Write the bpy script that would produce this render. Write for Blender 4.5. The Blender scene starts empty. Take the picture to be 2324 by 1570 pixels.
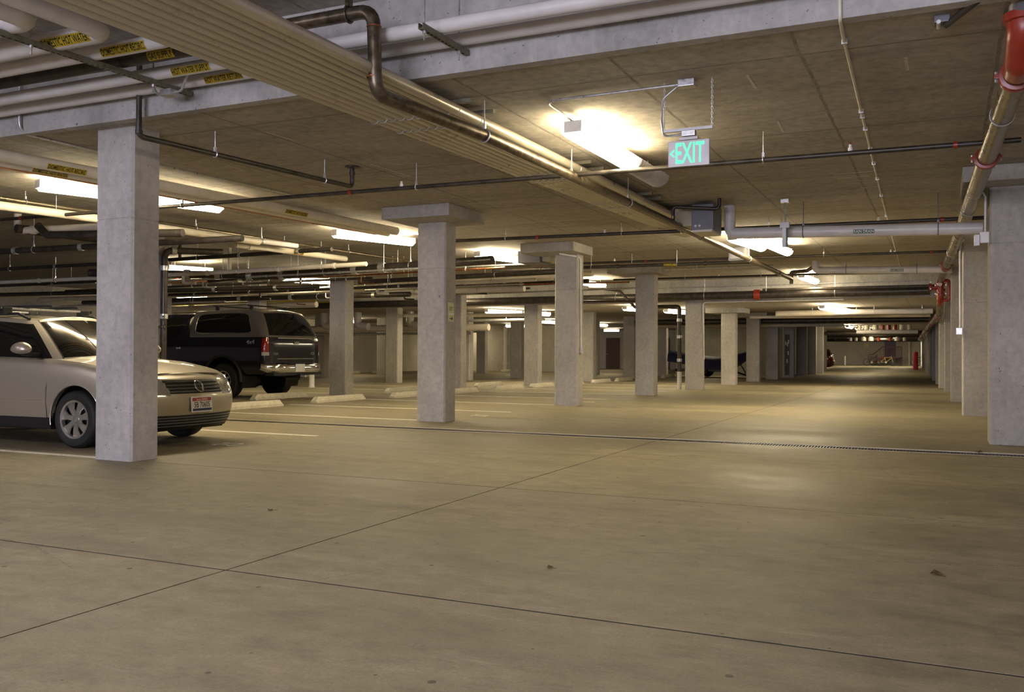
import bpy, bmesh, math, random
from mathutils import Vector, Matrix
random.seed(7)
C = bpy.context.scene.collection
scn = bpy.context.scene
PI = math.pi
# ------------------------------------------------------------------ camera
F_PX, YAW, PIT, ROL, CAMH = 2095.0, math.radians(25.05), math.radians(.41), math.radians(.255), 1.07
def _ray(x, y, z):
    cr, sr, cp, sp, cy, sy = math.cos(ROL), math.sin(ROL), math.cos(PIT), math.sin(PIT), math.cos(YAW), math.sin(YAW)
    x, y = x*cr-y*sr, x*sr+y*cr
    f, u = z*cp-y*sp, z*sp+y*cp
    return Vector((x*cy-f*sy, x*sy+f*cy, u))
cam = bpy.data.cameras.new('camera'); camo = bpy.data.objects.new('camera', cam); C.objects.link(camo)
r_, u_, f_ = _ray(1, 0, 0), _ray(0, 1, 0), _ray(0, 0, 1)
camo.matrix_world = Matrix(((r_.x, u_.x, -f_.x, 0), (r_.y, u_.y, -f_.y, 0), (r_.z, u_.z, -f_.z, CAMH), (0, 0, 0, 1)))
cam.sensor_fit = 'HORIZONTAL'; cam.sensor_width = 36; cam.lens = 36*F_PX/2324; cam.clip_start = .05; cam.clip_end = 400
scn.camera = camo
# ------------------------------------------------------------------ world, daylight from the entrance behind the camera, exposure
w = bpy.data.worlds.new('world'); scn.world = w; w.use_nodes = True
w.node_tree.nodes['Background'].inputs[0].default_value = (.62, .68, .85, 1); w.node_tree.nodes['Background'].inputs[1].default_value = .35
def area(name, loc, rot, sx, sy, energy, col):
    l = bpy.data.lights.new(name, 'AREA'); l.shape = 'RECTANGLE'; l.size = sx; l.size_y = sy; l.energy = energy; l.color = col
    o = bpy.data.objects.new(name, l); o.location = loc; o.rotation_euler = rot; C.objects.link(o); return o
# daylight standing in the open vehicle entrance, facing into the garage (+Y)
area('entrance_daylight', (-2.2, -11.2, 1.9), (math.radians(90), 0, 0), 9.0, 3.2, 740, (.80, .80, 1.0))
scn.view_settings.view_transform = 'Standard'; scn.view_settings.look = 'None'; scn.view_settings.gamma = 1
scn.view_settings.use_curve_mapping = False; scn.view_settings.exposure = 1.08
cy_ = scn.cycles; cy_.max_bounces = 9; cy_.diffuse_bounces = 7; cy_.glossy_bounces = 3; cy_.transmission_bounces = 2; cy_.caustics_reflective = False; cy_.caustics_refractive = False
# ------------------------------------------------------------------ materials
MATS = {}
def _new(name):
    m = bpy.data.materials.new(name); m.use_nodes = True; nt = m.node_tree
    MATS[name] = m
    return m, nt, nt.nodes, nt.links, nt.nodes['Principled BSDF']
def ramp(nd, pts):
    r = nd.new('ShaderNodeValToRGB'); e = r.color_ramp.elements
    while len(e) < len(pts): e.new(.5)
    for k, (p, c) in enumerate(pts): e[k].position = p; e[k].color = (*c, 1) if len(c) == 3 else c
    return r
def pos(nd, lk, scale=(1, 1, 1)):
    g = nd.new('ShaderNodeNewGeometry'); mp = nd.new('ShaderNodeMapping'); mp.inputs['Scale'].default_value = scale
    lk.new(g.outputs['Position'], mp.inputs[0]); return mp.outputs[0]
def noise(nd, lk, vec, sc, det=4, ro=.55):
    n = nd.new('ShaderNodeTexNoise'); n.inputs['Scale'].default_value = sc; n.inputs['Detail'].default_value = det; n.inputs['Roughness'].default_value = ro
    lk.new(vec, n.inputs['Vector']); return n.outputs['Fac']
def mix(nd, lk, a, b, fac, mode='MIX'):
    m = nd.new('ShaderNodeMix'); m.data_type = 'RGBA'; m.blend_type = mode
    for v, s in ((a, 6), (b, 7)):
        if isinstance(v, tuple): m.inputs[s].default_value = (*v, 1)
        else: lk.new(v, m.inputs[s])
    if isinstance(fac, (int, float)): m.inputs[0].default_value = fac
    else: lk.new(fac, m.inputs[0])
    return m.outputs[2]
def math_(nd, lk, op, a, b=None, c=None):
    m = nd.new('ShaderNodeMath'); m.operation = op
    for k, v in enumerate((a, b, c)):
        if v is None: continue
        if isinstance(v, (int, float)): m.inputs[k].default_value = v
        else: lk.new(v, m.inputs[k])
    return m.outputs[0]
def bump(nd, lk, h, b, st=.3, d=.01):
    n = nd.new('ShaderNodeBump'); n.inputs['Strength'].default_value = st; n.inputs['Distance'].default_value = d
    lk.new(h, n.inputs['Height']); lk.new(n.outputs[0], b.inputs['Normal'])
def simple(name, col, rough=.5, metal=0., emit=None, es=0., var=.12, vs=6., spec=None):
    m, nt, nd, lk, b = _new(name)
    v = pos(nd, lk); n = noise(nd, lk, v, vs, 2)
    r = ramp(nd, [(.25, tuple(max(0, c*(1-var)) for c in col)), (.75, tuple(min(1, c*(1+var)) for c in col))]); lk.new(n, r.inputs[0])
    lk.new(r.outputs[0], b.inputs['Base Color']); b.inputs['Roughness'].default_value = rough; b.inputs['Metallic'].default_value = metal
    if spec is not None: b.inputs['Specular IOR Level'].default_value = spec
    if emit: b.inputs['Emission Color'].default_value = (*emit, 1); b.inputs['Emission Strength'].default_value = es
    return m
def concrete(name, lo, hi, stain, pit=True, pits=9., rough=.85):
    m, nt, nd, lk, b = _new(name)
    v = pos(nd, lk); n1 = noise(nd, lk, v, 1.3, 3, .6); n2 = noise(nd, lk, v, 14, 3, .65)
    vs = pos(nd, lk, (5, 5, .7)); n3 = noise(nd, lk, vs, 2.2, 3)
    r1 = ramp(nd, [(.3, lo), (.7, hi)]); lk.new(n1, r1.inputs[0])
    r2 = ramp(nd, [(.35, (.86, .86, .86)), (.65, (1.05, 1.05, 1.05))]); lk.new(n2, r2.inputs[0])
    c = mix(nd, lk, r1.outputs[0], r2.outputs[0], 1., 'MULTIPLY')
    r3 = ramp(nd, [(.55, (0, 0, 0)), (.78, (1, 1, 1))]); lk.new(n3, r3.inputs[0])
    c = mix(nd, lk, c, stain, math_(nd, lk, 'MULTIPLY', r3.outputs[0], .5))
    h = n2
    if pit:
        nz = nd.new('ShaderNodeTexNoise'); nz.inputs['Scale'].default_value = 22; nz.inputs['Detail'].default_value = 2; lk.new(v, nz.inputs['Vector']); v = mix(nd, lk, v, nz.outputs['Color'], .045, 'ADD')
        vo = nd.new('ShaderNodeTexVoronoi'); vo.inputs['Scale'].default_value = pits; lk.new(v, vo.inputs['Vector'])
        sepc = nd.new('ShaderNodeSeparateColor'); lk.new(vo.outputs['Color'], sepc.inputs[0])
        rad = math_(nd, lk, 'MULTIPLY', math_(nd, lk, 'POWER', sepc.outputs[0], 4.0), .135)
        hole = math_(nd, lk, 'LESS_THAN', vo.outputs['Distance'], rad)
        vo2 = nd.new('ShaderNodeTexVoronoi'); vo2.inputs['Scale'].default_value = pits*3.1; lk.new(v, vo2.inputs['Vector'])
        sp2 = nd.new('ShaderNodeSeparateColor'); lk.new(vo2.outputs['Color'], sp2.inputs[0])
        hole = math_(nd, lk, 'MAXIMUM', hole, math_(nd, lk, 'LESS_THAN', vo2.outputs['Distance'], math_(nd, lk, 'MULTIPLY', math_(nd, lk, 'POWER', sp2.outputs[0], 3.0), .23)))
        c = mix(nd, lk, c, tuple(t*.35 for t in lo), math_(nd, lk, 'MULTIPLY', hole, .72))
        h = math_(nd, lk, 'SUBTRACT', n2, hole)
    lk.new(c, b.inputs['Base Color']); b.inputs['Roughness'].default_value = rough
    return m
concrete('concrete_col', (.38, .36, .335), (.50, .475, .445), (.30, .28, .25), pits=11)
concrete('concrete_beam', (.33, .32, .30), (.52, .50, .48), (.60, .59, .57), pits=9)
concrete('concrete_wall', (.46, .43, .37), (.56, .52, .45), (.36, .33, .28), pits=5)
concrete('concrete_stop', (.58, .54, .42), (.70, .66, .54), (.45, .41, .33), pits=18)
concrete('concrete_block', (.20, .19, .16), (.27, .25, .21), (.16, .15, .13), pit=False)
def floor_mat():
    m, nt, nd, lk, b = _new('floor_concrete')
    v = pos(nd, lk); v2 = pos(nd, lk, (.45, 1.3, 1)); v3 = pos(nd, lk, (.5, 3.2, 1))
    n1 = noise(nd, lk, v2, .55, 3, .6); n2 = noise(nd, lk, v, 9, 3, .65); n3 = noise(nd, lk, v3, .7, 3, .6); n4 = noise(nd, lk, v, 70, 2, .7); n6 = noise(nd, lk, pos(nd, lk, (1, 1.8, 1)), 3.2, 5, .75)
    r1 = ramp(nd, [(.32, (.205, .172, .105)), (.68, (.315, .27, .175))]); lk.new(n1, r1.inputs[0])
    r2 = ramp(nd, [(.3, (.87, .87, .86)), (.7, (1.06, 1.06, 1.05))]); lk.new(n2, r2.inputs[0])
    c = mix(nd, lk, r1.outputs[0], r2.outputs[0], 1., 'MULTIPLY')
    r3 = ramp(nd, [(.5, (0, 0, 0)), (.72, (1, 1, 1))]); lk.new(n3, r3.inputs[0])
    c = mix(nd, lk, c, (.17, .142, .092), math_(nd, lk, 'MULTIPLY', r3.outputs[0], .6))
    r6 = ramp(nd, [(.30, (.66, .65, .63)), (.5, (1, 1, 1)), (.70, (1.25, 1.24, 1.22))]); lk.new(n6, r6.inputs[0]); c = mix(nd, lk, c, r6.outputs[0], 1., 'MULTIPLY')
    r7 = ramp(nd, [(.3, (.84, .84, .84)), (.7, (1.13, 1.13, 1.13))]); lk.new(n4, r7.inputs[0]); c = mix(nd, lk, c, r7.outputs[0], 1., 'MULTIPLY')
    # hairline cracks
    ve = nd.new('ShaderNodeTexVoronoi'); ve.feature = 'DISTANCE_TO_EDGE'; ve.inputs['Scale'].default_value = .55
    wp = mix(nd, lk, v, n6, .18, 'ADD'); lk.new(wp, ve.inputs['Vector'])
    ve.voronoi_dimensions = '2D'; ck = math_(nd, lk, 'MULTIPLY', math_(nd, lk, 'LESS_THAN', ve.outputs['Distance'], .0018), math_(nd, lk, 'GREATER_THAN', n1, .55)); c = mix(nd, lk, c, (.07, .06, .04), math_(nd, lk, 'MULTIPLY', ck, .55))
    # specks of grit and pale scuffs
    vo = nd.new('ShaderNodeTexVoronoi'); vo.voronoi_dimensions = '2D'; vo.inputs['Scale'].default_value = 4.2; lk.new(v, vo.inputs['Vector'])
    sc = nd.new('ShaderNodeSeparateColor'); lk.new(vo.outputs['Color'], sc.inputs[0])
    speck = math_(nd, lk, 'LESS_THAN', vo.outputs['Distance'], math_(nd, lk, 'MULTIPLY', math_(nd, lk, 'POWER', sc.outputs[1], 7.), .075))
    c = mix(nd, lk, c, (.06, .05, .035), math_(nd, lk, 'MULTIPLY', speck, .8))
    v5 = pos(nd, lk, (.8, 4.5, 1)); n5 = noise(nd, lk, v5, 1.9, 4, .7)
    r5 = ramp(nd, [(.62, (0, 0, 0)), (.80, (1, 1, 1))]); lk.new(n5, r5.inputs[0])
    c = mix(nd, lk, c, (.50, .45, .34), math_(nd, lk, 'MULTIPLY', r5.outputs[0], .4))
    lk.new(c, b.inputs['Base Color'])
    rr = ramp(nd, [(.3, (.42,)*3), (.7, (.80,)*3)]); lk.new(math_(nd, lk, 'ADD', math_(nd, lk, 'MULTIPLY', n1, .6), math_(nd, lk, 'MULTIPLY', n6, .4)), rr.inputs[0]); lk.new(rr.outputs[0], b.inputs['Roughness'])
    b.inputs['Specular IOR Level'].default_value = .40

floor_mat()
def ceil_mat():
    m, nt, nd, lk, b = _new('ceiling_concrete')
    v = pos(nd, lk); v2 = pos(nd, lk, (.6, 2.4, 1)); n1 = noise(nd, lk, v2, 1.1, 4, .62); n2 = noise(nd, lk, v, 11, 4, .7)
    r1 = ramp(nd, [(.3, (.37, .34, .298)), (.7, (.51, .475, .425))]); lk.new(n1, r1.inputs[0])
    r2 = ramp(nd, [(.3, (.70, .69, .67)), (.7, (1.12, 1.12, 1.11))]); lk.new(n2, r2.inputs[0])
    c = mix(nd, lk, r1.outputs[0], r2.outputs[0], 1., 'MULTIPLY')
    # plywood form joints, 1.22 x 2.44 m
    g = nd.new('ShaderNodeNewGeometry'); s = nd.new('ShaderNodeSeparateXYZ'); lk.new(g.outputs['Position'], s.inputs[0])
    wob = math_(nd, lk, 'MULTIPLY', math_(nd, lk, 'SUBTRACT', n1, .5), .05)
    out = None
    for ax, per, ph in ((0, 1.3, 2.24), (1, 2.44, -6.98)):
        t = math_(nd, lk, 'ADD', math_(nd, lk, 'ADD', s.outputs[ax], wob), ph+1000*per)
        t = math_(nd, lk, 'MODULO', t, per); t = math_(nd, lk, 'ABSOLUTE', math_(nd, lk, 'SUBTRACT', t, per/2))
        t = math_(nd, lk, 'SUBTRACT', per/2, t); d = math_(nd, lk, 'LESS_THAN', t, .014)
        out = d if out is None else math_(nd, lk, 'MAXIMUM', out, d)
    fade = ramp(nd, [(.35, (.1,)*3), (.6, (.75,)*3)]); lk.new(n2, fade.inputs[0])
    c = mix(nd, lk, c, (.14, .12, .095), math_(nd, lk, 'MULTIPLY', out, fade.outputs[0]))
    lk.new(c, b.inputs['Base Color']); b.inputs['Roughness'].default_value = .9
ceil_mat()
def pipe_mat(name, c0, c1, rough, metal, sc=9, bands=False):
    m, nt, nd, lk, b = _new(name); v = pos(nd, lk); n = noise(nd, lk, v, sc, 3, .6)
    r = ramp(nd, [(.35, c0), (.65, c1)]); lk.new(n, r.inputs[0]); lk.new(r.outputs[0], b.inputs['Base Color'])
    rr = ramp(nd, [(.3, (rough*.75,)*3), (.7, (min(1, rough*1.3),)*3)]); lk.new(n, rr.inputs[0]); lk.new(rr.outputs[0], b.inputs['Roughness'])
    b.inputs['Metallic'].default_value = metal
pipe_mat('white_pvc', (.66, .63, .62), (.76, .73, .72), .38, 0, 4)
pipe_mat('cream_pvc', (.66, .60, .48), (.76, .70, .58), .42, 0, 4)
pipe_mat('black_iron', (.035, .030, .025), (.075, .062, .05), .38, .35, 8)
pipe_mat('rust_steel', (.10, .075, .05), (.20, .16, .11), .34, .75, 14)
pipe_mat('brass_steel', (.20, .165, .115), (.29, .245, .175), .3, .8, 4)
pipe_mat('tube_steel', (.57, .52, .41), (.62, .57, .45), .34, .4, 2)
pipe_mat('copper', (.33, .13, .06), (.46, .19, .09), .35, .8, 10)
pipe_mat('galvanized', (.50, .50, .50), (.66, .66, .66), .34, .7, 20)
pipe_mat('strut_green', (.17, .16, .11), (.26, .24, .17), .5, .4, 20)
simple('red_paint', (.30, .035, .018), .32); simple('red_bright', (.42, .02, .02), .35)
simple('yellow_label', (.50, .36, .02), .5); simple('green_label', (.03, .10, .07), .5); simple('black_ink', (.012, .012, .012), .5)
simple('white_ink', (.75, .75, .72), .5); simple('white_paint', (.70, .67, .58), .6, var=.25, vs=25)
simple('white_metal', (.74, .73, .75), .4); simple('gray_box', (.16, .16, .18), .45, .2); simple('beige_box', (.52, .46, .33), .5)
simple('chalk', (.60, .56, .49), .9, var=.35, vs=40)
simple('joint_dark', (.022, .018, .012), .9)
simple('lamp_housing', (.78, .76, .74), .4)
m, nt, nd, lk, b = _new('lamp_glow'); b.inputs['Base Color'].default_value = (.9, .9, .85, 1); b.inputs['Emission Color'].default_value = (1, .84, .55, 1); b.inputs['Emission Strength'].default_value = 31
m, nt, nd, lk, b = _new('lamp_glow_low'); b.inputs['Base Color'].default_value = (.9, .9, .85, 1); b.inputs['Emission Color'].default_value = (1, .84, .55, 1); b.inputs['Emission Strength'].default_value = 19
m, nt, nd, lk, b = _new('lamp_glow_cool'); b.inputs['Base Color'].default_value = (.9, .9, .9, 1); b.inputs['Emission Color'].default_value = (.93, .88, 1, 1); b.inputs['Emission Strength'].default_value = 28
m, nt, nd, lk, b = _new('lamp_ribs'); b.inputs['Base Color'].default_value = (.40, .36, .28, 1); b.inputs['Roughness'].default_value = .2; b.inputs['Emission Strength'].default_value = 0
m, nt, nd, lk, b = _new('exit_green'); b.inputs['Base Color'].default_value = (.12, .7, .42, 1); b.inputs['Emission Color'].default_value = (.10, .75, .40, 1); b.inputs['Emission Strength'].default_value = .55
simple('exit_plate', (.74, .70, .73), .35)
simple('asphalt_rubber', (.013, .013, .012), .62, var=.3)
def car_paint(name, col, metal=.6, rough=.3):
    m, nt, nd, lk, b = _new(name); v = pos(nd, lk); n = noise(nd, lk, v, 180, 2)
    r = ramp(nd, [(.3, tuple(c*.93 for c in col)), (.7, tuple(min(1, c*1.06) for c in col))]); lk.new(n, r.inputs[0]); lk.new(r.outputs[0], b.inputs['Base Color'])
    b.inputs['Metallic'].default_value = metal; b.inputs['Roughness'].default_value = rough
    b.inputs['Coat Weight'].default_value = .8; b.inputs['Coat Roughness'].default_value = .04
car_paint('silver_paint', (.45, .40, .315), .55, .36); car_paint('navy_paint', (.007, .007, .014), .1, .14); car_paint('pewter_paint', (.20, .18, .155), .6, .28); car_paint('maroon_paint', (.09, .012, .012), .3, .3)
car_paint('charcoal_paint', (.02, .02, .022), .3, .3)
simple('car_glass', (.006, .006, .006), .03, spec=.75); simple('chrome', (.78, .77, .75), .1, 1.); simple('black_plastic', (.014, .014, .014), .48)
simple('alloy', (.58, .555, .52), .28, .85); simple('tail_red', (.20, .004, .004), .12, spec=.8)
m, nt, nd, lk, b = _new('headlamp_glass'); b.inputs['Base Color'].default_value = (.55, .55, .53, 1); b.inputs['Roughness'].default_value = .06; b.inputs['Metallic'].default_value = .6; b.inputs['Coat Weight'].default_value = 1
simple('amber', (.55, .2, .03), .15); simple('tarp_blue', (.018, .022, .085), .7); simple('door_brown', (.09, .045, .03), .5); simple('door_violet', (.10, .09, .15), .5)
simple('rail_maroon', (.10, .045, .055), .45); simple('plate_white', (.72, .71, .70), .4); simple('lamp_clear', (.38, .36, .33), .15); simple('plate_red', (.38, .04, .04), .4); simple('plate_blue', (.02, .03, .10), .4)
simple('leaf_brown', (.10, .05, .02), .8); simple('sign_lime', (.55, .56, .30), .4); simple('bike_black', (.02, .02, .02), .4); simple('bike_yellow', (.5, .42, .12), .4)
def M(n): return MATS[n]
# ------------------------------------------------------------------ helpers
def link(o, parent=None):
    C.objects.link(o)
    if parent is not None: o.parent = parent
    return o
def tag(o, label=None, cat=None, group=None, kind=None):
    if label: o['label'] = label
    if cat: o['category'] = cat
    if group: o['group'] = group
    if kind: o['kind'] = kind
    return o
def thing(name, label, cat, loc=(0, 0, 0), rz=0., group=None):
    o = bpy.data.objects.new(name, None); o.empty_display_size = .1; o.location = loc; o.rotation_euler = (0, 0, rz); link(o)
    return tag(o, label, cat, group)
def mobj(name, verts, faces, mat, parent=None, smooth=False, angle=None):
    me = bpy.data.meshes.new(name); me.from_pydata([tuple(v) for v in verts], [], faces)
    bm = bmesh.new(); bm.from_mesh(me); bmesh.ops.recalc_face_normals(bm, faces=bm.faces); bm.to_mesh(me); bm.free()
    me.materials.append(M(mat) if isinstance(mat, str) else mat)
    if smooth:
        me.polygons.foreach_set('use_smooth', [True]*len(me.polygons))
        if angle: me.set_sharp_from_angle(angle=math.radians(angle))
    return link(bpy.data.objects.new(name, me), parent)
class MB:
    def __init__(s): s.v = []; s.f = []
    def add(s, v, f):
        n = len(s.v); s.v += [Vector(p) for p in v]; s.f += [tuple(i+n for i in q) for q in f]; return s
    def box(s, x0, x1, y0, y1, z0, z1, bev=0.):
        if not bev:
            v = [(x, y, z) for z in (z0, z1) for x, y in ((x0, y0), (x1, y0), (x1, y1), (x0, y1))]
            return s.add(v, [(0, 3, 2, 1), (4, 5, 6, 7), (0, 1, 5, 4), (1, 2, 6, 5), (2, 3, 7, 6), (3, 0, 4, 7)])
        bm = bmesh.new(); r = bmesh.ops.create_cube(bm, size=1)
        for q in bm.verts: q.co = Vector((x0+(q.co.x+.5)*(x1-x0), y0+(q.co.y+.5)*(y1-y0), z0+(q.co.z+.5)*(z1-z0)))
        bmesh.ops.bevel(bm, geom=bm.edges[:], offset=bev, segments=2, affect='EDGES', profile=.7)
        bm.verts.index_update(); s.add([q.co for q in bm.verts], [tuple(q.index for q in f.verts) for f in bm.faces]); bm.free(); return s
    def tube(s, pts, r, seg=10, caps=True, closed=False):
        P = [Vector(p) for p in pts]; n = len(P); base = len(s.v); T = []
        for i in range(n):
            if closed: t = P[(i+1) % n]-P[i-1]
            else: t = P[min(i+1, n-1)]-P[max(i-1, 0)]
            T.append(t.normalized())
        a = Vector((0, 0, 1)) if abs(T[0].z) < .9 else Vector((1, 0, 0))
        u = T[0].cross(a).normalized(); rr = r if isinstance(r, (list, tuple)) else [r]*n
        for i in range(n):
            u = (u-T[i]*u.dot(T[i])).normalized(); v = T[i].cross(u)
            s.v += [P[i]+(u*math.cos(2*PI*k/seg)+v*math.sin(2*PI*k/seg))*rr[i] for k in range(seg)]
        m = n if closed else n-1
        for i in range(m):
            j = (i+1) % n
            s.f += [(base+i*seg+k, base+i*seg+(k+1) % seg, base+j*seg+(k+1) % seg, base+j*seg+k) for k in range(seg)]
        if caps and not closed:
            s.f.append(tuple(base+k for k in range(seg))); s.f.append(tuple(base+(n-1)*seg+k for k in range(seg)))
        return s
    def lathe(s, prof, seg=24, c=(0, 0, 0), axis='z', arc=None):
        base = len(s.v); n = len(prof); c = Vector(c)
        for k in range(seg):
            a = 2*PI*k/seg
            for r, h in prof:
                p = (r*math.cos(a), r*math.sin(a), h)
                if axis == 'y': p = (p[0], p[2], p[1])
                if axis == 'x': p = (p[2], p[0], p[1])
                s.v.append(c+Vector(p))
        for k in range(seg):
            j = (k+1) % seg
            s.f += [(base+k*n+i, base+j*n+i, base+j*n+i+1, base+k*n+i+1) for i in range(n-1)]
        return s
    def prism(s, poly, a, b, axis='y'):
        n = len(poly); base = len(s.v)
        for h in (a, b):
            for p, q in poly: s.v.append(Vector((p, h, q)) if axis == 'y' else Vector((h, p, q)) if axis == 'x' else Vector((p, q, h)))
        s.f += [tuple(base+i for i in range(n)), tuple(base+n+i for i in range(n))]
        s.f += [(base+i, base+(i+1) % n, base+n+(i+1) % n, base+n+i) for i in range(n)]
        return s
    def obj(s, name, mat, parent=None, smooth=False, angle=40): return mobj(name, s.v, s.f, mat, parent, smooth, angle)
def dup(root, loc=None, rz=None, label=None, parent=None):
    c = root.copy(); link(c, parent)
    if loc is not None: c.location = loc
    if rz is not None: c.rotation_euler = (0, 0, rz)
    if label: c['label'] = label
    for ch in list(root.children): dup(ch, parent=c)
    return c
def fillet(pts, rad, n=6):
    P = [Vector(p) for p in pts]; out = [P[0]]
    for i in range(1, len(P)-1):
        a, b = (P[i-1]-P[i]), (P[i+1]-P[i]); la, lb = a.length, b.length; a.normalize(); b.normalize()
        ang = a.angle(b)
        if ang > math.radians(172): out.append(P[i]); continue
        d = min(rad/math.tan(ang/2), la*.48, lb*.48); p0, p1 = P[i]+a*d, P[i]+b*d
        for k in range(n+1):
            t = k/n; out.append(p0*(1-t)**2+P[i]*2*t*(1-t)+p1*t*t)
    out.append(P[-1]); return out
FONT_CACHE = {}
def text_mesh(txt, h, condense=1.):
    """flat text outline as (verts2d, faces); height h, centred"""
    key = txt
    if key not in FONT_CACHE:
        cu = bpy.data.curves.new('t', 'FONT'); cu.body = txt; cu.resolution_u = 2; cu.offset = .014
        o = bpy.data.objects.new('t', cu); C.objects.link(o); dg = bpy.context.evaluated_depsgraph_get(); dg.update()
        me = bpy.data.meshes.new_from_object(o.evaluated_get(dg))
        bm = bmesh.new(); bm.from_mesh(me); ylo = min(p.co.y for p in bm.verts); yhi = max(p.co.y for p in bm.verts)
        for k in range(1, 7): bmesh.ops.bisect_plane(bm, geom=bm.verts[:]+bm.edges[:]+bm.faces[:], plane_co=(0, ylo+(yhi-ylo)*k/7, 0), plane_no=(0, 1, 0))
        bm.to_mesh(me); bm.free()
        v = [p.co.copy() for p in me.vertices]; f = [tuple(p.vertices) for p in me.polygons]
        bpy.data.objects.remove(o); bpy.data.meshes.remove(me); FONT_CACHE[key] = (v, f)
    v, f = FONT_CACHE[key]
    x0, x1 = min(p.x for p in v), max(p.x for p in v); y0, y1 = min(p.y for p in v), max(p.y for p in v); s = h/(y1-y0)
    return [((p.x-(x0+x1)/2)*s*condense, (p.y-(y0+y1)/2)*s) for p in v], f, (x1-x0)*s*condense
def flat_text(txt, h, origin, ex, ey, mat, parent, name='lettering', condense=1., off=.0015):
    v, f, wd = text_mesh(txt, h, condense); O, ex, ey = Vector(origin), Vector(ex).normalized(), Vector(ey).normalized(); n = ex.cross(ey)
    return mobj(name, [O+ex*a+ey*b+n*off for a, b in v], f, mat, parent)
def pipe_label(parent, txt, c, axis, r, h, plate='yellow_label', ink='black_ink', face=(0, -1, -.6), flip=False, condense=.62):
    """sticker wrapped on a pipe: c = point on the axis, face = direction the sticker faces"""
    c = Vector(c); ax = Vector(axis).normalized(); n0 = Vector(face); n0 = (n0-ax*n0.dot(ax)).normalized()
    up = n0.cross(ax)
    if up.z < 0: ax = -ax; up = n0.cross(ax)
    v, f, wd = text_mesh(txt, h, condense); up = n0.cross(ax)
    def put(a, b, rr):
        an = b/r; return c+ax*a+n0*math.cos(an)*rr+up*math.sin(an)*rr
    if up.z < 0: put_ = put
    L, H = wd/2+h*.2, h*.66; N = 10
    pv = [put(s*L, -H+2*H*k/N, r+.0012) for s in (-1, 1) for k in range(N+1)]
    pl = mobj('label', pv, [(k, k+1, N+2+k, N+1+k) for k in range(N)], plate, parent, True)
    mobj('lettering', [put(-a if False else a, b, r+.0028) for a, b in v], f, ink, pl)
    return pl
def ceil_at(y): return 3.93 if y < 6.4 else 3.25 if y < 27.2 else 2.62
def pipe(name, label, mat, r, pts, rad=None, cat='pipe', group=None, hang=(), coup=(), cmat=None, seg=12, ends=(), rodmat='galvanized'):
    """a pipe thing: main mesh plus hangers, couplings as parts.  hang / coup = distances (m) along the raw path"""
    Pp = [Vector(p) for p in pts]; o = thing(name, label, cat, (0, 0, 0), 0, group)
    MB().tube(fillet(pts, rad if rad else r*2.2), r, seg).obj('pipe_run', mat, o, True, 50)
    def at(d):
        for a, b in zip(Pp[:-1], Pp[1:]):
            L = (b-a).length
            if d <= L: return a.lerp(b, d/L), (b-a).normalized()
            d -= L
        return Pp[-1], (Pp[-1]-Pp[-2]).normalized()
    for d in hang:
        p, t = at(d); top = ceil_at(p.y); hd = thing_part('hanger', o)
        MB().tube([(p.x, p.y, p.z+r+.03), (p.x, p.y, top)], .006, 6).obj('rod', rodmat, hd)
        u = t.cross(Vector((0, 0, 1))).normalized(); ring = [p+u*math.cos(a)*(r+.004)+Vector((0, 0, 1))*(math.sin(a)*(r+.004)) for a in [2*PI*k/20 for k in range(20)]]
        MB().tube(ring, .007, 6, closed=True).obj('ring', rodmat, hd, True)
        MB().box(p.x-.012, p.x+.012, p.y-.012, p.y+.012, p.z+r-.002, p.z+r+.045).obj('clevis', rodmat, hd)
    for d in coup:
        p, t = at(d)
        g = MB().tube([p-t*r*.75, p-t*r*.7, p+t*r*.7, p+t*r*.75], [r*1.05, r*1.28, r*1.28, r*1.05], seg).obj('coupling', cmat or mat, o, True, 35)
    return o
def thing_part(name, parent):
    o = bpy.data.objects.new(name, None); o.empty_display_size = .03; return link(o, parent)
# ------------------------------------------------------------------ setting
XL, XR, Y0, Y1 = -27.5, 2.4, -11.5, 96.0
fl = MB().box(XL-.5, XR+.5, Y0, Y1+.5, -.30, -.035).obj('floor', 'joint_dark'); tag(fl, 'dusty tan concrete garage floor with saw cut joints', None, None, 'structure')
xb = [XL-.5, -20.0, -12.6, -3.18, XR+.5]; yb = [Y0, -3.0, 3.51, 6.6, None, 17.2, 27.2, 37.5, 48, 60, 72, 84, Y1+.5]
G = .0055
TR0, TR1 = 11.03, 11.33          # trench drain
ys = []
for k in range(len(yb)-1):
    a, b_ = yb[k], yb[k+1]
    if b_ is None: ys.append((a+.010, TR0-.02)); continue
    if a is None: ys.append((TR1+.02, b_-G)); continue
    ys.append((a+(.010 if a in (3.51, 6.6) else G), b_-(.010 if b_ in (3.51, 6.6) else G)))
for (a, b_) in ys:
    for k in range(4):
        x0, x1 = xb[k]+G, xb[k+1]-G
        MB().box(x0, x1, a, b_, -.035, 0, ).obj('slab', 'floor_concrete', fl)
for x in xb[1:-1]: MB().box(x-G, x+G, Y0, Y1, -.034, -.003).obj('joint_sealant', 'joint_dark', fl)
for y in (3.51, 6.6): MB().box(XL, XR, y-.010, y+.010, -.034, -.002).obj('joint_sealant', 'joint_dark', fl)
def struct(name, mb, mat, label=None, parent=None): return tag(mb.obj(name, mat, parent), label, None, None, 'structure')
c1 = struct('ceiling', MB().box(XL-.5, XR+.5, 6.40, 27.2, 3.25, 3.9), 'ceiling_concrete', 'board marked grey brown concrete ceiling over the middle bay')
c0 = struct('ceiling', MB().box(XL-.5, XR+.5, Y0, 6.40, 3.93, 4.3), 'ceiling_concrete', 'higher concrete ceiling over the nearest bay')
c2 = struct('ceiling', MB().box(XL-.5, XR+.5, 27.2, Y1+.5, 2.62, 3.25), 'ceiling_concrete', 'low concrete ceiling over the far bays')
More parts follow.
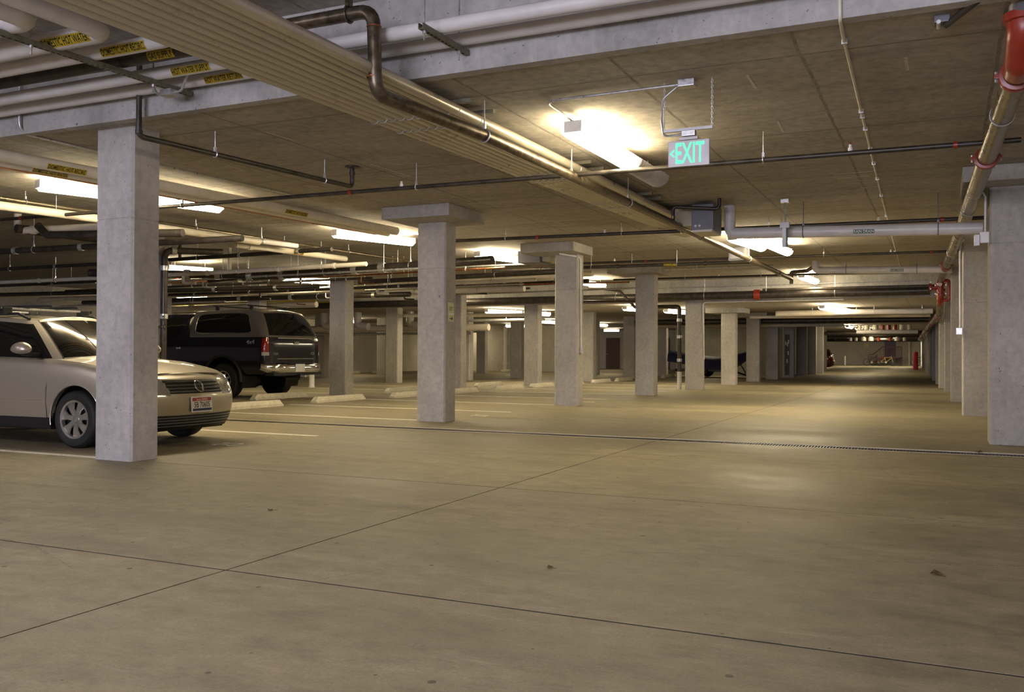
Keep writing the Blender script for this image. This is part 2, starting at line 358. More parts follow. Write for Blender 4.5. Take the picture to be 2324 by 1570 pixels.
STREAK = [(-6.146, 11.617, -5.767, 11.7), (-6.328, 11.962, -5.551, 12.127), (-6.39, 12.292, -5.624, 12.443), (-10.196, 11.469, -9.904, 11.443), (-10.709, 12.112, -9.997, 12.083), (-10.805, 12.598, -10.132, 12.589), (-10.971, 13.024, -10.275, 12.946), (-3.753, 12.183, -3.394, 12.226), (-3.809, 12.472, -3.433, 12.477), (-3.829, 12.749, -3.388, 12.776), (-3.849, 13.038, -3.418, 13.012), (-1.196, 11.803, -0.72, 11.775), (-1.198, 12.082, -0.813, 12.063), (-1.169, 12.32, -0.705, 12.362), (-0.978, 12.915, -0.548, 12.86), (-4.902, 7.195, -4.85, 7.529), (-4.895, 8.865, -4.814, 9.254), (-6.026, 8.985, -6.003, 9.877), (-4.738, 11.49, -4.659, 12.022), (-5.861, 14.027, -5.827, 14.731), (-6.1, 7.265, -6.083, 7.691), (-7.979, 10.944, -8.019, 11.495), (-7.586, 9.779, -7.41, 10.212), (-1.395, 7.303, -1.399, 7.697), (-1.41, 8.878, -1.429, 9.343), (-0.254, 7.344, -0.251, 7.694), (-7.611, 8.37, -7.656, 8.723)]
for k, (xa, ya, xb2, yb2) in enumerate(STREAK):
    dd = Vector((xb2-xa, yb2-ya, 0)); L_ = dd.length; q = MB().box(0, L_, -.011, .011, -.0012, .004).obj('chalk_streak', 'chalk', c1); q.location = (xa, ya, 3.25); q.rotation_euler = (0, 0, math.atan2(dd.y, dd.x))
# the visible faces of the two steps are beams cast on the slab edge
struct('trim_1', MB().box(XL-.5, XR+.5, 6.28, 6.395, 3.235, 3.93, .008), 'concrete_beam', 'pale streaked concrete beam face along the nearest ceiling step')
struct('trim_2', MB().box(XL-.5, XR+.5, 27.02, 27.195, 2.60, 3.25, .008), 'concrete_beam', 'concrete beam face along the far ceiling step')
struct('wall_left', MB().box(XL-.5, XL, Y0, 48.2, 0, 4.0), 'concrete_wall', 'concrete wall behind the parked cars')
struct('wall_back', MB().box(-16, XR+.5, Y1, Y1+.4, 0, 2.7), 'concrete_wall', 'concrete wall at the far end of the aisle')
# right wall runs slightly inwards, pilasters in front of it
def right_x(y): return 1.22-.0312*(y-12.4)
rw = MB(); v = [(right_x(Y0), Y0), (XR+.5, Y0), (XR+.5, Y1), (right_x(Y1), Y1)]
rw.prism([(p[0], p[1]) for p in v], 0, 3.95, 'z'); struct('wall_right', rw, 'concrete_wall', 'concrete wall behind the right hand pilasters')
struct('wall_front', MB().box(XL-.5, -7.2, Y0-.3, Y0, 0, 4.0), 'concrete_wall', 'concrete wall beside the vehicle entrance')
struct('wall_front', MB().box(-7.2, XR+.5, Y0-.3, Y0, 3.5, 4.0), 'concrete_wall', 'concrete lintel over the vehicle entrance')
struct('wall_store', MB().box(XL, -19.2, 48.2, 48.5, 0, 2.62), 'concrete_wall', 'concrete wall closing the left parking bays')
struct('wall_passage', MB().box(-24, -12.3, 60, 60.3, 0, 2.62), 'concrete_wall', 'far concrete wall with brown doors')
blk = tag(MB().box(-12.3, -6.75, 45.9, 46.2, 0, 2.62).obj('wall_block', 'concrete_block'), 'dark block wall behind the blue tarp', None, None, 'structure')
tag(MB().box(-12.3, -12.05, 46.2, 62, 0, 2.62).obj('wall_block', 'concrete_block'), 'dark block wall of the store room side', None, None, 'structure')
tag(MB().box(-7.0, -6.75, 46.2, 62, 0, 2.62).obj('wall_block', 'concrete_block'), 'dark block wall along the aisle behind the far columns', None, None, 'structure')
for k, (x, w_) in enumerate(((-20.9, .95), (-17.6, 1.1))):
    d = MB().box(x, x+w_, 59.90, 59.97, 0, 2.1).obj('door_%d' % (k+1), 'door_brown'); tag(d, 'dark brown flush door in the far passage wall', None, None, 'structure')
    MB().lathe([(0, -.03), (.03, -.03), (.03, .0), (0, .0)], 10, (x+.1, 59.87, 1.0), 'y').obj('door_handle', 'galvanized', d)
# ------------------------------------------------------------------ columns
def shaft_mb(wx, wy, h, groove, ch=.022):
    mb = MB()
    def ring(i, z):
        a, b_ = wx/2-i, wy/2-i; c = ch
        return [(a-c, -b_, z), (a, -b_+c, z), (a, b_-c, z), (a-c, b_, z), (-a+c, b_, z), (-a, b_-c, z), (-a, -b_+c, z), (-a+c, -b_, z)]
    zs = [(0, 0)]
    for g in groove: zs += [(0, g-.007), (.006, g-.003), (.006, g+.003), (0, g+.007)]
    zs += [(0, h)]; n = 8; V = [p for i, z in zs for p in ring(i, z)]; Fc = [tuple(range(7, -1, -1)), tuple((len(zs)-1)*8+k for k in range(8))]
    for r in range(len(zs)-1): Fc += [(r*8+k, r*8+(k+1) % 8, (r+1)*8+(k+1) % 8, (r+1)*8+k) for k in range(8)]
    return mb.add(V, Fc)
SH = {}
def column(cx, cy, label, ztop, cap=None, wx=.50, wy=.35, groove=(2.36,), group='concrete garage columns', capbox=None):
    """cx, cy = front right floor corner (aisle side); cap = thickness of the drop panel"""
    o = thing('concrete_column', label, 'column', (cx-wx/2, cy+wy/2, 0), 0, group)
    zt = ztop-(cap or 0); key = (round(wx, 2), round(wy, 2), round(zt, 2), groove)
    if key not in SH:
        s = shaft_mb(wx, wy, zt, groove).obj('shaft', 'concrete_col', o); SH[key] = s.data
    else: link(bpy.data.objects.new('shaft', SH[key]), o)
    if cap:
        x0, x1, y0, y1 = capbox or (-.52, .64, -.78, .37)
        MB().box(x0, x1, y0, y1, zt, ztop, .012).obj('drop_panel', 'concrete_beam', o)
    return o
N = ['nearest', 'second', 'third', 'fourth', 'fifth', 'sixth', 'seventh', 'eighth', 'ninth', 'tenth', 'eleventh', 'twelfth']
column(-7.1, 6.52, 'large concrete column standing in front of the silver wagon', 3.25)
colB = column(-6.92, 12.38, 'concrete column with drop panel and small lime exit sign on its side', 3.25, .18)
colC = column(-6.72, 17.5, 'concrete column with drop panel and thin white conduit down its aisle side', 3.25, .18, capbox=(-.72, .42, -.85, .25))
column(-6.64, 22.7, 'fourth column from the camera along the left edge of the aisle', 3.25, .18, capbox=(-.8, .5, -.8, .5))
column(-6.45, 27.0, 'fifth aisle column, under the far beam with a white conduit beside it', 2.60, groove=(1.95,))
for k, (x, y) in enumerate(((-6.43, 31.8), (-6.36, 35.9), (-6.27, 39.7), (-6.13, 43.3), (-6.12, 47.5), (-6.0, 50.2), (-5.97, 53.0))):
    column(x, y, '%s column from the camera along the left edge of the aisle' % N[k+5], 2.62, .17 if k < 2 else None, groove=(1.9,), capbox=(-.7, .6, -.6, .5))
# rows deeper among the parked cars
for x, y, zt, cap, lab in (
    (-13.33, 18.85, 3.25, None, 'column between the black pickup and the wheel stops'),
    (-12.98, 24.2, 3.25, None, 'column partly hidden behind the one with the lime exit sign'),
    (-11.9, 27.45, 2.62, None, 'column of the second row under the far beam'),
    (-11.99, 32.9, 2.62, None, 'second row column just right of the one with the white conduit'),
    (-11.76, 37.3, 2.62, None, 'second row column left of the fourth aisle column'),
    (-11.83, 42.5, 2.62, None, 'second row column at the left end of the blue tarp'),
    (-17.2, 27.4, 2.62, None, 'third row column right of the pickup, seen against the pale wall'),
    (-16.43, 31.3, 2.62, None, 'slim looking third row column near the middle gap'),
    (-16.13, 35.4, 2.62, None, 'third row column below the paired far lamps'),
    (-15.4, 42.9, 2.62, None, 'third row column in front of the brown doors'),
    (-23.5, 31.7, 2.62, None, 'back row column just behind the tail of the pickup'),
    (-22.9, 35.5, 2.62, None, 'back row column against the pale left wall'),
    (-21.3, 42.3, 2.62, None, 'back row column in front of the end wall'),
    (-13.25, 12.6, 3.25, None, 'column rising behind the hood of the silver wagon'),
    (-21.2, 20.65, 3.25, None, 'column showing as a sliver left of the pickup cab'),
    (-19.2, 22.6, 3.25, None, 'column rising behind the roof of the pickup')):
    column(x, y, lab, zt, cap, groove=(2.36,) if zt > 3 else (1.9,))
# right pilasters
for k, (x, y) in enumerate(((.50, 12.4), (.30, 18.0), (.15, 23.3), (.02, 28.9), (-.14, 32.3), (-.26, 36.4), (-.42, 41.5), (-.58, 47), (-.80, 54), (-1.02, 62), (-1.25, 70), (-1.5, 78))):
    wd = right_x(y)-x+.05
    lab = ('nearest of the pilasters along the right wall, wide and cool grey' if k == 0 else '%s pilaster along the right wall' % N[k])
    column(x+wd, y, lab, ceil_at(y), .18 if k == 0 else None, wx=wd, wy=.5 if k else .6, groove=(2.4,) if k == 0 else (1.98,), group='pilasters along the right wall', capbox=(-wd/2-.30, wd/2+.3, -.78, .75))
# ------------------------------------------------------------------ trench drain
td = thing('trench_drain', 'slotted steel trench drain grate running across the aisle floor', 'drain', (0, 0, 0))
MB().box(-13.5, 1.15, TR0-.018, TR1+.018, -.032, -.028).obj('channel', 'joint_dark', td)
for y in (TR0-.010, TR1+.010): MB().box(-13.5, 1.15, y-.0095, y+.0095, -.03, .003).obj('frame_edge', 'beige_box', td)
gx = -13.5; gm = None
while gx < 1.1:
    if gm is None:
        mb = MB(); wd = .915
        mb.box(.004, wd-.004, TR0, TR0+.022, -.024, -.006); mb.box(.004, wd-.004, TR1-.022, TR1, -.024, -.006)
        k = .004
        while k < wd-.01: mb.box(k, k+.012, TR0+.022, TR1-.022, -.024, -.006); k += .034
        g_ = mb.obj('grate', 'black_iron', td); gm = g_.data; g_.location = (gx, 0, 0)
    else:
        g_ = link(bpy.data.objects.new('grate', gm), td); g_.location = (gx, 0, 0)
    gx += .915
# ------------------------------------------------------------------ stall paint
def line(x0, x1, y, lab, wd=.10):
    o = MB().box(x0, x1, y-wd/2, y+wd/2, -.002, .0025).obj('stall_line', 'white_paint'); tag(o, lab, 'floor marking', 'painted stall lines'); return o
for x1, y, lab in ((-7.55, 6.64, 'white stall line running under the nose of the wagon to the near column'),
                   (-7.2, 9.58, 'white stall line just beyond the silver wagon'), (-7.5, 12.55, 'white stall line ending at the column with the lime sign'),
                   (-7.05, 15.04, 'white stall line right of the lime sign column, nearer of two'), (-7.25, 17.55, 'white stall line ending at the conduit column'),
                   (-7.05, 20.2, 'white stall line between the conduit column and the fourth column'), (-7.1, 22.9, 'white stall line ending at the fourth column'),
                   (-7.0, 25.2, 'white stall line just past the fourth column'), (-6.95, 27.3, 'white stall line ending at the fifth column'), (-6.9, 30.0, 'white stall line between the fifth and sixth columns'), (-6.9, 32.5, 'white stall line beside the sixth column')):
    line(-12.0, x1, y, lab)
for y in (13.9, 16.6, 19.3, 22.0, 24.7): line(-18.6, -13.6, y+.25, '%s white stall line of the second bay row behind the wheel stops' % ('first', 'second', 'third', 'fourth', 'fifth')[int((y-13.9)/2.7+.5)])
num = []
def floor_text(t, h, c, lab):
    v_, f_2, wd = text_mesh(t, h, .8); o = mobj('stall_number', [(c[0]-b, c[1]+a, .003) for a, b in v_], f_2, 'white_paint'); tag(o, lab, 'floor marking', 'painted stall numbers'); return o
floor_text('25', .30, (-7.45, 8.25), 'white stall number painted in front of the silver wagon')
floor_text('27', .30, (-7.1, 13.95), 'white stall number painted beyond the lime sign column')
floor_text('29', .30, (-7.0, 18.9), 'white stall number painted beyond the conduit column')
# ------------------------------------------------------------------ wheel stops
ws = None
def stop(x, y, ln, lab, rz=0.):
    o = tag(bpy.data.objects.new('wheel_stop', None), lab, 'wheel stop', 'concrete wheel stops'); link(o); o.location = (x, y, 0); o.rotation_euler = (0, 0, rz)
    h = ln/2; mb = MB(); sec = [(-.085, 0), (-.085, .05), (-.055, .125), (.055, .125), (.085, .05), (.085, 0)]
    V = []
    for yy, k in ((-h, .35), (-h+.09, 1), (h-.09, 1), (h, .35)): V += [(p*1., yy, q*k) for p, q in sec]
    Fc = [tuple(range(6)), tuple(18+k for k in range(6))]
    for r in range(3): Fc += [(r*6+k, r*6+(k+1) % 6, (r+1)*6+(k+1) % 6, (r+1)*6+k) for k in range(6)]
    mb.add(V, Fc).obj('stop_block', 'concrete_stop', o)
    for s in (-.6, .6): MB().lathe([(0, .1285), (.018, .1285), (.018, .12), (0, .12)], 10, (0, s*ln/2, 0)).obj('anchor_pin', 'rust_steel', o)
for x, y, ln, lab in ((-11.85, 13.65, 1.85, 'wheel stop just right of the wagon headlight'), (-11.9, 16.6, 1.8, 'mottled wheel stop in front of the column beside the pickup'),
    (-11.6, 19.15, 1.8, 'wheel stop cut off by the lime sign column'), (-11.5, 21.4, 1.85, 'wheel stop just right of the lime sign column'),
    (-11.45, 24.25, 1.9, 'wheel stop showing its rounded end in the middle gap'), (-11.35, 26.5, 1.7, 'wheel stop in front of the second row column under the beam'),
    (-11.3, 29.0, 1.8, 'wheel stop right of the conduit column'), (-11.2, 31.6, 1.8, 'wheel stop left of the fourth aisle column, nearer one'), (-11.2, 34.2, 1.8, 'wheel stop left of the fourth aisle column, farther one'), (-11.0, 39.8, 1.8, 'wheel stop at the left end of the blue tarp'),
    (-13.75, 16.9, 1.85, 'shadowed wheel stop under the rear bumper of the pickup'), (-13.2, 21.4, 1.8, 'far wheel stop behind the mottled one'), (-13.1, 26.3, 1.8, 'far wheel stop behind the rounded one'),
    (-26.4, 37.6, 1.8, 'small wheel stop at the pale left wall'), (-26.4, 40.6, 1.8, 'second small wheel stop at the pale left wall'), (-22.2, 46.9, 1.5, 'small wheel stop at the foot of the white wall pipe')):
    stop(x, y, ln, lab)
# ------------------------------------------------------------------ fluorescent lamps
def lamp(x0, y0, x1, y1, z, label, lit=1., wd=.112, ribs=0, glow='lamp_glow'):
    L = math.hypot(x1-x0, y1-y0); rz = math.atan2(y1-y0, x1-x0)
    o = thing('ceiling_lamp', label, 'lamp', ((x0+x1)/2, (y0+y1)/2, z), rz, 'fluorescent ceiling lamps'); h = L/2
    MB().box(-h, h, -.065, .065, .035, .085, .006).obj('housing', 'lamp_housing', o)
    sec = [(wd*math.cos(a), wd*.85*math.sin(a)+.035) for a in [PI+PI*k/8 for k in range(9)]]
    def shell(name, a, b_, mat, n):
        V, Fc = [], []; m = len(sec)
        for i in range(n+1):
            x = a+(b_-a)*i/n; q = 1.0 if (not ribs or i % 2 == 0) else .88
            V += [(x, p*q, .035+(r-.035)*q) for p, r in sec]
        for i in range(n): Fc += [(i*m+k, i*m+k+1, (i+1)*m+k+1, (i+1)*m+k) for k in range(m-1)]
        Fc += [tuple(range(m)), tuple(n*m+k for k in range(m))]
        return mobj(name, V, Fc, mat, o, not ribs, 40)
    e = h-.02; s = -e+2*e*lit
    shell('lens', -e, s, glow, ribs or 1)
    if lit < 1:
        rb_ = shell('ribbed_lens_end', s, e, 'lamp_ribs', 2); k = s+.02; rm = None
        while k < e:
            if rm is None: q = MB().tube([(0, p*1.01, .035+(r-.035)*1.02) for p, r in sec], .0065, 5).obj('rib', 'lamp_housing', rb_, True); rm = q.data
            else: q = link(bpy.data.objects.new('rib', rm), rb_)
            q.location = (k, 0, 0); k += .038
    for q in (-h, h): MB().box(q-.012, q+.012, -.085, .085, -.02, .085, .004).obj('end_cap', 'lamp_housing', o)
    for q in (-h*.7, h*.7):
        MB().tube([(q, 0, .085), (q, 0, ceil_at((y0+y1)/2)-z)], .008, 6).obj('mount', 'galvanized', o)
    return o
lamp(-3.06, 7.84, -3.03, 10.5, 3.10, 'large fluorescent lamp left of the exit sign, its far end ribbed and unlit', .60, .135, 40, 'lamp_glow_low')
lamp(-10.15, 7.85, -9.72, 9.05, 3.1, 'bright lamp left of the large near column')
lamp(-9.66, 9.15, -9.35, 10.15, 3.1, 'bright lamp just right of the large near column')
lamp(-9.55, 13.15, -8.95, 14.75, 3.1, 'long bright lamp left of the lime sign column')
lamp(-16.6, 16.3, -16.25, 17.35, 3.02, 'lamp above the cab of the black pickup')
lamp(-16.1, 19.9, -15.2, 21.2, 3.0, 'lamp above the tail of the pickup')
lamp(-8.85, 17.2, -8.45, 18.55, 3.1, 'bright lamp left of the conduit column')
lamp(-9.25, 24.6, -9.15, 25.95, 3.05, 'lamp just right of the conduit column')
lamp(-14.7, 25.2, -14.5, 26.4, 3.05, 'small lamp peeping out left of the lime sign column')
lamp(-3.36, 16.3, -3.15, 18.0, 3.08, 'left one of the two lamps below the grey drain pipe')
lamp(-2.95, 17.1, -2.82, 19.0, 3.08, 'right one of the two lamps below the grey drain pipe')
lamp(-3.32, 24.7, -3.2, 26.6, 3.05, 'lone lamp in front of the far beam over the aisle')
far = [(-14.15, 28.2, -13.6, 29.8, 'pair lamp below the three white riser pipes, left'), (-13.45, 29.9, -13.1, 31.2, 'pair lamp below the three white riser pipes, right'),
 (-9.15, 28.0, -8.75, 29.3, 'lamp just left of the fourth aisle column'), (-8.4, 30.1, -7.95, 31.6, 'lamp just right of the fourth aisle column'),
 (-25.6, 46.6, -24.6, 47.2, 'lamp under the far ceiling unit'), (-16.6, 38.3, -16.3, 39.6, 'upper lamp left of the conduit column at mid height'), (-22.9, 53.2, -22.2, 54.5, 'lower lamp left of the conduit column'),
 (-15.9, 43.6, -15.7, 45.0, 'left lamp over the brown doors'), (-19.2, 54.6, -18.3, 54.9, 'right lamp over the brown doors'), (-10.2, 42.6, -10.1, 43.8, 'lamp above the blue tarp'),
 (-3.35, 29.4, -3.2, 31.2, 'left lamp of the pair on the low aisle ceiling'), (-2.98, 30.5, -2.85, 32.2, 'right lamp of the pair on the low aisle ceiling'),
 (-4.5, 50.5, -4.42, 51.9, 'first of the row of tiny lamps far down the aisle'), (-4.3, 54, -4.25, 55.4, 'second of the row of tiny lamps far down the aisle'), (-4.1, 57.5, -4.05, 58.9, 'third of the row of tiny lamps far down the aisle'),
 (-4.0, 63, -3.95, 64.4, 'fourth of the row of tiny lamps far down the aisle'), (-3.9, 69, -3.85, 70.4, 'fifth of the row of tiny lamps far down the aisle'), (-5.6, 88, -5.55, 89.4, 'last tiny lamp before the stair'),
 (-9.3, 78, -9.25, 79.8, 'added fill lamp over the far left bay'), (-7.6, 86, -7.55, 87.6, 'added fill lamp left of the far stair'), (-3.2, 89, -3.15, 90.4, 'added fill lamp right of the far stair'), (-3.6, 82, -3.55, 83.8, 'added fill lamp on the far ceiling near the bollard'), (-24.8, 34.2, -24.75, 35.8, 'added fill lamp brightening the pale left wall'), (-25, 25.0, -25, 26.4, 'added fill lamp over the back bays behind the pickup'), (-21.0, 44.2, -19.8, 44.3, 'added fill lamp brightening the end wall of the left bays')]  # all lamps on this line are added to brighten the far and left walls
for a in far: lamp(*a[:4], 3.05 if a[1] < 27 else 2.47 if a[1] < 80 else 2.40, a[4], glow='lamp_glow_low' if a[1] < 74 else 'lamp_glow')
# lamps of the bay behind the camera
for x, y, lab in ((-3.0, .9, 'cool white lamp on the near ceiling above the viewer, over the aisle'), (-8.2, 1.2, 'cool white lamp on the near ceiling left of the viewer'), (-3.0, -5.2, 'cool white lamp on the near ceiling close to the entrance'), (-12.6, 1.2, 'cool white lamp on the near ceiling over the left bays')):
    lamp(x, y-.9, x, y+.9, 3.74, lab, glow='lamp_glow_cool')
# ------------------------------------------------------------------ pipes of the near high bay
ZP = 3.45
def letter(o, t, c, ax, r, h, **k): return pipe_label(o, t, c, ax, r, h, **k)
hwr = pipe('insulated_pipe', 'white insulated pipe marked hot water return, nearest the beam', 'white_pvc', .052, [(-13, 6.17, ZP), (.9, 6.17, ZP)])
letter(hwr, 'HOT WATER RETURN', (-5.62, 6.17, ZP), (1, 0, 0), .052, .048)
hws = pipe('insulated_pipe', 'white insulated pipe marked hot water supply', 'white_pvc', .055, [(-13, 5.87, ZP), (.9, 5.87, ZP)])
letter(hws, 'HOT WATER SUPPLY', (-5.70, 5.87, ZP), (1, 0, 0), .055, .05)
gas = pipe('gas_pipe', 'thick dark pipe with a gas supply label', 'black_iron', .062, [(-13, 5.53, ZP+.02), (-4.95, 5.53, ZP+.02)], group=None)
letter(gas, 'GAS SUPPLY', (-5.68, 5.53, ZP+.02), (1, 0, 0), .062, .055)
rec = pipe('insulated_pipe', 'white insulated pipe marked domestic hot recirc, turning beside the tube rack', 'white_pvc', .058, [(-13, 5.26, ZP), (-5.33, 5.26, ZP), (-5.33, 1.5, ZP)], .11)
letter(rec, 'DOMESTIC HOT RECIRC', (-5.80, 5.26, ZP), (1, 0, 0), .058, .055, condense=.55)
dhw = pipe('insulated_pipe', 'thick white insulated pipe marked domestic hot water', 'white_pvc', .075, [(-13, 4.93, ZP), (-5.66, 4.93, ZP), (-5.66, 1.5, ZP)], .12)
letter(dhw, 'DOMESTIC HOT WATER', (-6.02, 4.93, ZP), (1, 0, 0), .075, .06, condense=.55)
pipe('insulated_pipe', 'thick white pipe elbow at the top left corner', 'white_pvc', .085, [(-13, 4.55, ZP+.02), (-5.98, 4.55, ZP+.02), (-5.98, 1.0, ZP+.02)], .13)
def strut(name, label, p0, p1, w_=.041, rods=(), mat='strut_green', slots=True):
    p0, p1 = Vector(p0), Vector(p1); L = (p1-p0).length; rz = math.atan2(p1.y-p0.y, p1.x-p0.x)
    o = thing(name, label, 'channel', p0, rz)
    MB().prism([(-w_/2, 0), (w_/2, 0), (w_/2, w_), (w_/2-.01, w_), (w_/2-.01, w_-.004), (w_/2-.004, w_-.004), (w_/2-.004, .004), (-w_/2+.004, .004), (-w_/2+.004, w_-.004), (-w_/2+.01, w_-.004), (-w_/2+.01, w_), (-w_/2, w_)], 0, L, 'x').obj('channel', mat, o)
    if slots:
        k = .05; sm = None
        while k < L-.04:
            if sm is None: q = MB().box(-.014, .014, -.007, .007, -.0015, .0005).obj('slot', 'joint_dark', o); sm = q.data; q.location = (k, 0, 0)
            else: q = link(bpy.data.objects.new('slot', sm), o); q.location = (k, 0, 0)
            k += .05
    for d in rods:
        y = p0.lerp(p1, d/L).y; MB().tube([(d, 0, -.07), (d, 0, ceil_at(y)-p0.z)], .007, 6).obj('rod', 'galvanized', o)
        MB().lathe([(0, -.02), (.013, -.02), (.013, 0), (0, 0)], 6, (d, 0, 0)).obj('nut', 'galvanized', o)
    return o
strut('strut_trapeze', 'slotted strut channel carrying the labelled pipes at upper left', (-6.22, 4.1, 3.355), (-6.12, 6.27, 3.355), rods=(.62, 1.75))
strut('strut_trapeze', 'slotted strut channel carrying the two white pipes right of the copper drain', (-3.34, 5.60, 3.35), (-3.32, 6.26, 3.35), rods=(.05, .54))
jb = thing('junction_box', 'small galvanized junction box on the strut with bent conduits', 'box', (-6.13, 6.02, 3.325))
MB().box(-.06, .06, -.05, .05, -.03, .025, .004).obj('box', 'galvanized', jb); MB().tube(fillet([(.06, 0, 0), (.14, .0, 0), (.28, -.05, .16)], .08), .011, 8).obj('conduit', 'galvanized', jb, True); MB().tube(fillet([(-.06, 0, 0), (-.14, 0, 0), (-.22, 0, .12)], .08), .011, 8).obj('conduit', 'galvanized', jb, True)
# brown drain that drops and runs down the aisle under the rack
big = pipe('drain_pipe', 'brown rust streaked steel drain that elbows down and runs along the aisle ceiling', 'rust_steel', .052,
    [(-7.5, 5.70, 3.585), (-3.80, 5.70, 3.585), (-3.78, 5.70, 2.965), (-3.60, 7.12, 2.945), (-3.51, 13.4, 2.93), (-3.416, 23.57, 2.93)], .13, hang=(5.75, 9.6, 13.2, 17, 20.5), coup=(), seg=16)
for z in (3.46, 3.09): MB().lathe([(.052, -.007), (.057, -.003), (.057, .003), (.052, .007)], 20, (-3.795, 5.70, z)).obj('weld', 'copper', big, True)
cl = thing_part('hanger', big)
MB().tube([Vector((-4.02, 5.70+.06*math.cos(a), 3.585+.06*math.sin(a))) for a in [2*PI*k/20 for k in range(20)]], .009, 6, closed=True).obj('ring', 'rust_steel', cl, True); MB().box(-4.035, -4.005, 5.67, 5.73, 3.64, 3.78).obj('clevis', 'rust_steel', cl); MB().tube([(-4.02, 5.7, 3.74), (-4.02, 5.7, 3.93)], .007, 6).obj('rod', 'galvanized', cl)
tee = pipe('drain_pipe', 'short brown drain riser at the far end of the aisle run', 'rust_steel', .045, [(-3.41, 23.6, 2.80), (-3.41, 23.6, 3.09), (-3.05, 23.7, 3.12), (-2.85, 23.7, 3.24)], .05)
# rack of tubes
rk = thing('tube_rack', 'rack of ten parallel steel tubes running along the ceiling beside the drain', 'tube rack')
NT = 10
for k in range(NT):
    t = k/(NT-1); xa, xb_ = -4.80+.94*t, -4.30+.62*t; zc = 3.155
    ye = 14.6-.25*(NT-1-k)*0 + (1.5 if k < 4 else -.6 if k > 6 else .3)
    def X(y): return xa+(xb_-xa)*(y-3)/10.8
    pts = [(X(.5), .5, zc), (X(6), 6, zc), (X(ye), ye, zc)]
    if k > 6: pts.append((X(ye)+.25, ye+.5, zc+.03))
    MB().tube(fillet(pts, .2), .037 if k < NT-1 else .046, 12).obj('tube', 'tube_steel', rk, True)
for y in (2.2, 6.95, 7.35, 9.75, 10.15, 12.0, 12.4):
    x0, x1 = -4.88+.05*(y-3), -3.70+.018*(y-3); top = ceil_at(y)
    s = MB().box(x0, x1, y-.02, y+.02, 3.197, 3.232).obj('strut', 'strut_green', rk)
    for k in range(NT):
        t = k/(NT-1); xc = (-4.80+.94*t)+((-4.30+.62*t)-(-4.80+.94*t))*(y-3)/10.8
        MB().tube([Vector((xc+.045*math.cos(a), y, 3.155+.045*math.sin(a))) for a in [PI*.95+PI*1.1*q/8 for q in range(9)]], .005, 5).obj('clamp', 'galvanized', s, True)
    if y < 6.4: 
        for x in (x0+.05, x1-.05): MB().tube([(x, y, 3.2), (x, y, top)], .007, 6).obj('rod', 'galvanized', rk)
# small black drain near the large column
sd = pipe('drain_pipe', 'thin black drain dropping past the beam beside the large near column', 'black_iron', .026, [(-6.66, 6.18, 3.93), (-6.66, 6.18, 3.03), (-6.55, 6.9, 3.02), (-6.30, 9.02, 3.01), (-6.30, 9.02, 3.25)], .06, hang=(1.75, 3.3), coup=(.86, 3.92), cmat='black_iron')
MB().lathe([(0, 3.247), (.085, 3.247), (.085, 3.236), (.03, 3.225), (0, 3.225)], 20, (-6.30, 9.02, 0)).obj('flange', 'black_iron', sd, True)
pipe('conduit', 'thin grey conduit bending under the beam at far left', 'galvanized', .013, [(-8.35, 6.24, 3.93), (-8.35, 6.24, 3.24), (-8.3, 7.0, 3.225), (-8.1, 10.5, 3.225)], .12, cat='conduit')
# conduit over the right of the ceiling
cr = pipe('conduit', 'long thin cream conduit strapped to the ceiling right of the exit sign', 'cream_pvc', .012, [(-.615, 6.26, 3.93), (-.605, 6.26, 3.225), (-.62, 6.6, 3.232), (-.765, 13.4, 3.232), (-1.01, 26.9, 3.232)], .05, cat='conduit')
for y in (6.75, 8.75, 8.95, 9.45, 10.4, 11.2, 12.2, 13.5, 15.5, 18, 21): MB().box(-.64-.0215*(y-6.6), -.60-.0215*(y-6.6), y-.01, y+.01, 3.216, 3.25).obj('strap', 'galvanized', cr)
# ------------------------------------------------------------------ sprinkler lines
def head(parent, x, y, z):
    h_ = thing_part('sprinkler_head', parent)
    MB().lathe([(0, 0), (.022, 0), (.022, .03), (.014, .035), (.014, .06), (0, .06)], 10, (x, y, z)).obj('socket', 'white_metal', h_, True)
    MB().lathe([(0, .06), (.008, .06), (.008, .075), (.022, .078), (0, .082)], 10, (x, y, z)).obj('deflector', 'red_paint', h_, True)
def sprinkler(label, pts, r, hang, coup, heads, mat='black_iron', z=None):
    o = pipe('sprinkler_pipe', label, mat, r, pts, hang=hang, coup=coup, cmat='red_paint')
    for x in heads: head(o, x, pts[0][1]+(pts[-1][1]-pts[0][1])*(x-pts[0][0])/(pts[-1][0]-pts[0][0]), pts[0][2]+r*.8)
    return o
sprinkler('dark sprinkler branch crossing the ceiling behind the exit sign', [(-13.5, 8.98, 2.97), (.62, 9.28, 2.97)], .025, (2.2, 4.5, 8.0, 9.9, 11.9), (1.5, 7.1, 13.6), (-5.7, -.8))
sprinkler('second dark sprinkler branch, level with the grey ceiling box', [(-8.5, 14.6, 3.08), (.55, 15.2, 3.08)], .030, (1.5, 3.6, 4.6, 6.0), (2.1, 8.5), (-5.2, -.9, -3.4))
sprinkler('third dark sprinkler branch beyond the two aisle lamps', [(-9.2, 19.3, 3.08), (.3, 19.9, 3.08)], .026, (3, 5.4, 7.0), (3.3, 9.0), (-6.6, -.95))
sprinkler('fourth sprinkler branch just before the far beam', [(-8.3, 24.4, 3.1), (-.05, 24.6, 3.1)], .026, (2.0, 4.0), (2.4,), (-5.4, -3.9))
gp_ = pipe('gas_pipe', 'black gas pipe with valve crossing the ceiling above the fourth column', 'black_iron', .036, [(-9.4, 19.0, 2.95), (-3.6, 19.17, 2.95)], hang=(2.4, 4.3), coup=(1.2, 3.0, 4.9), cmat='black_iron')
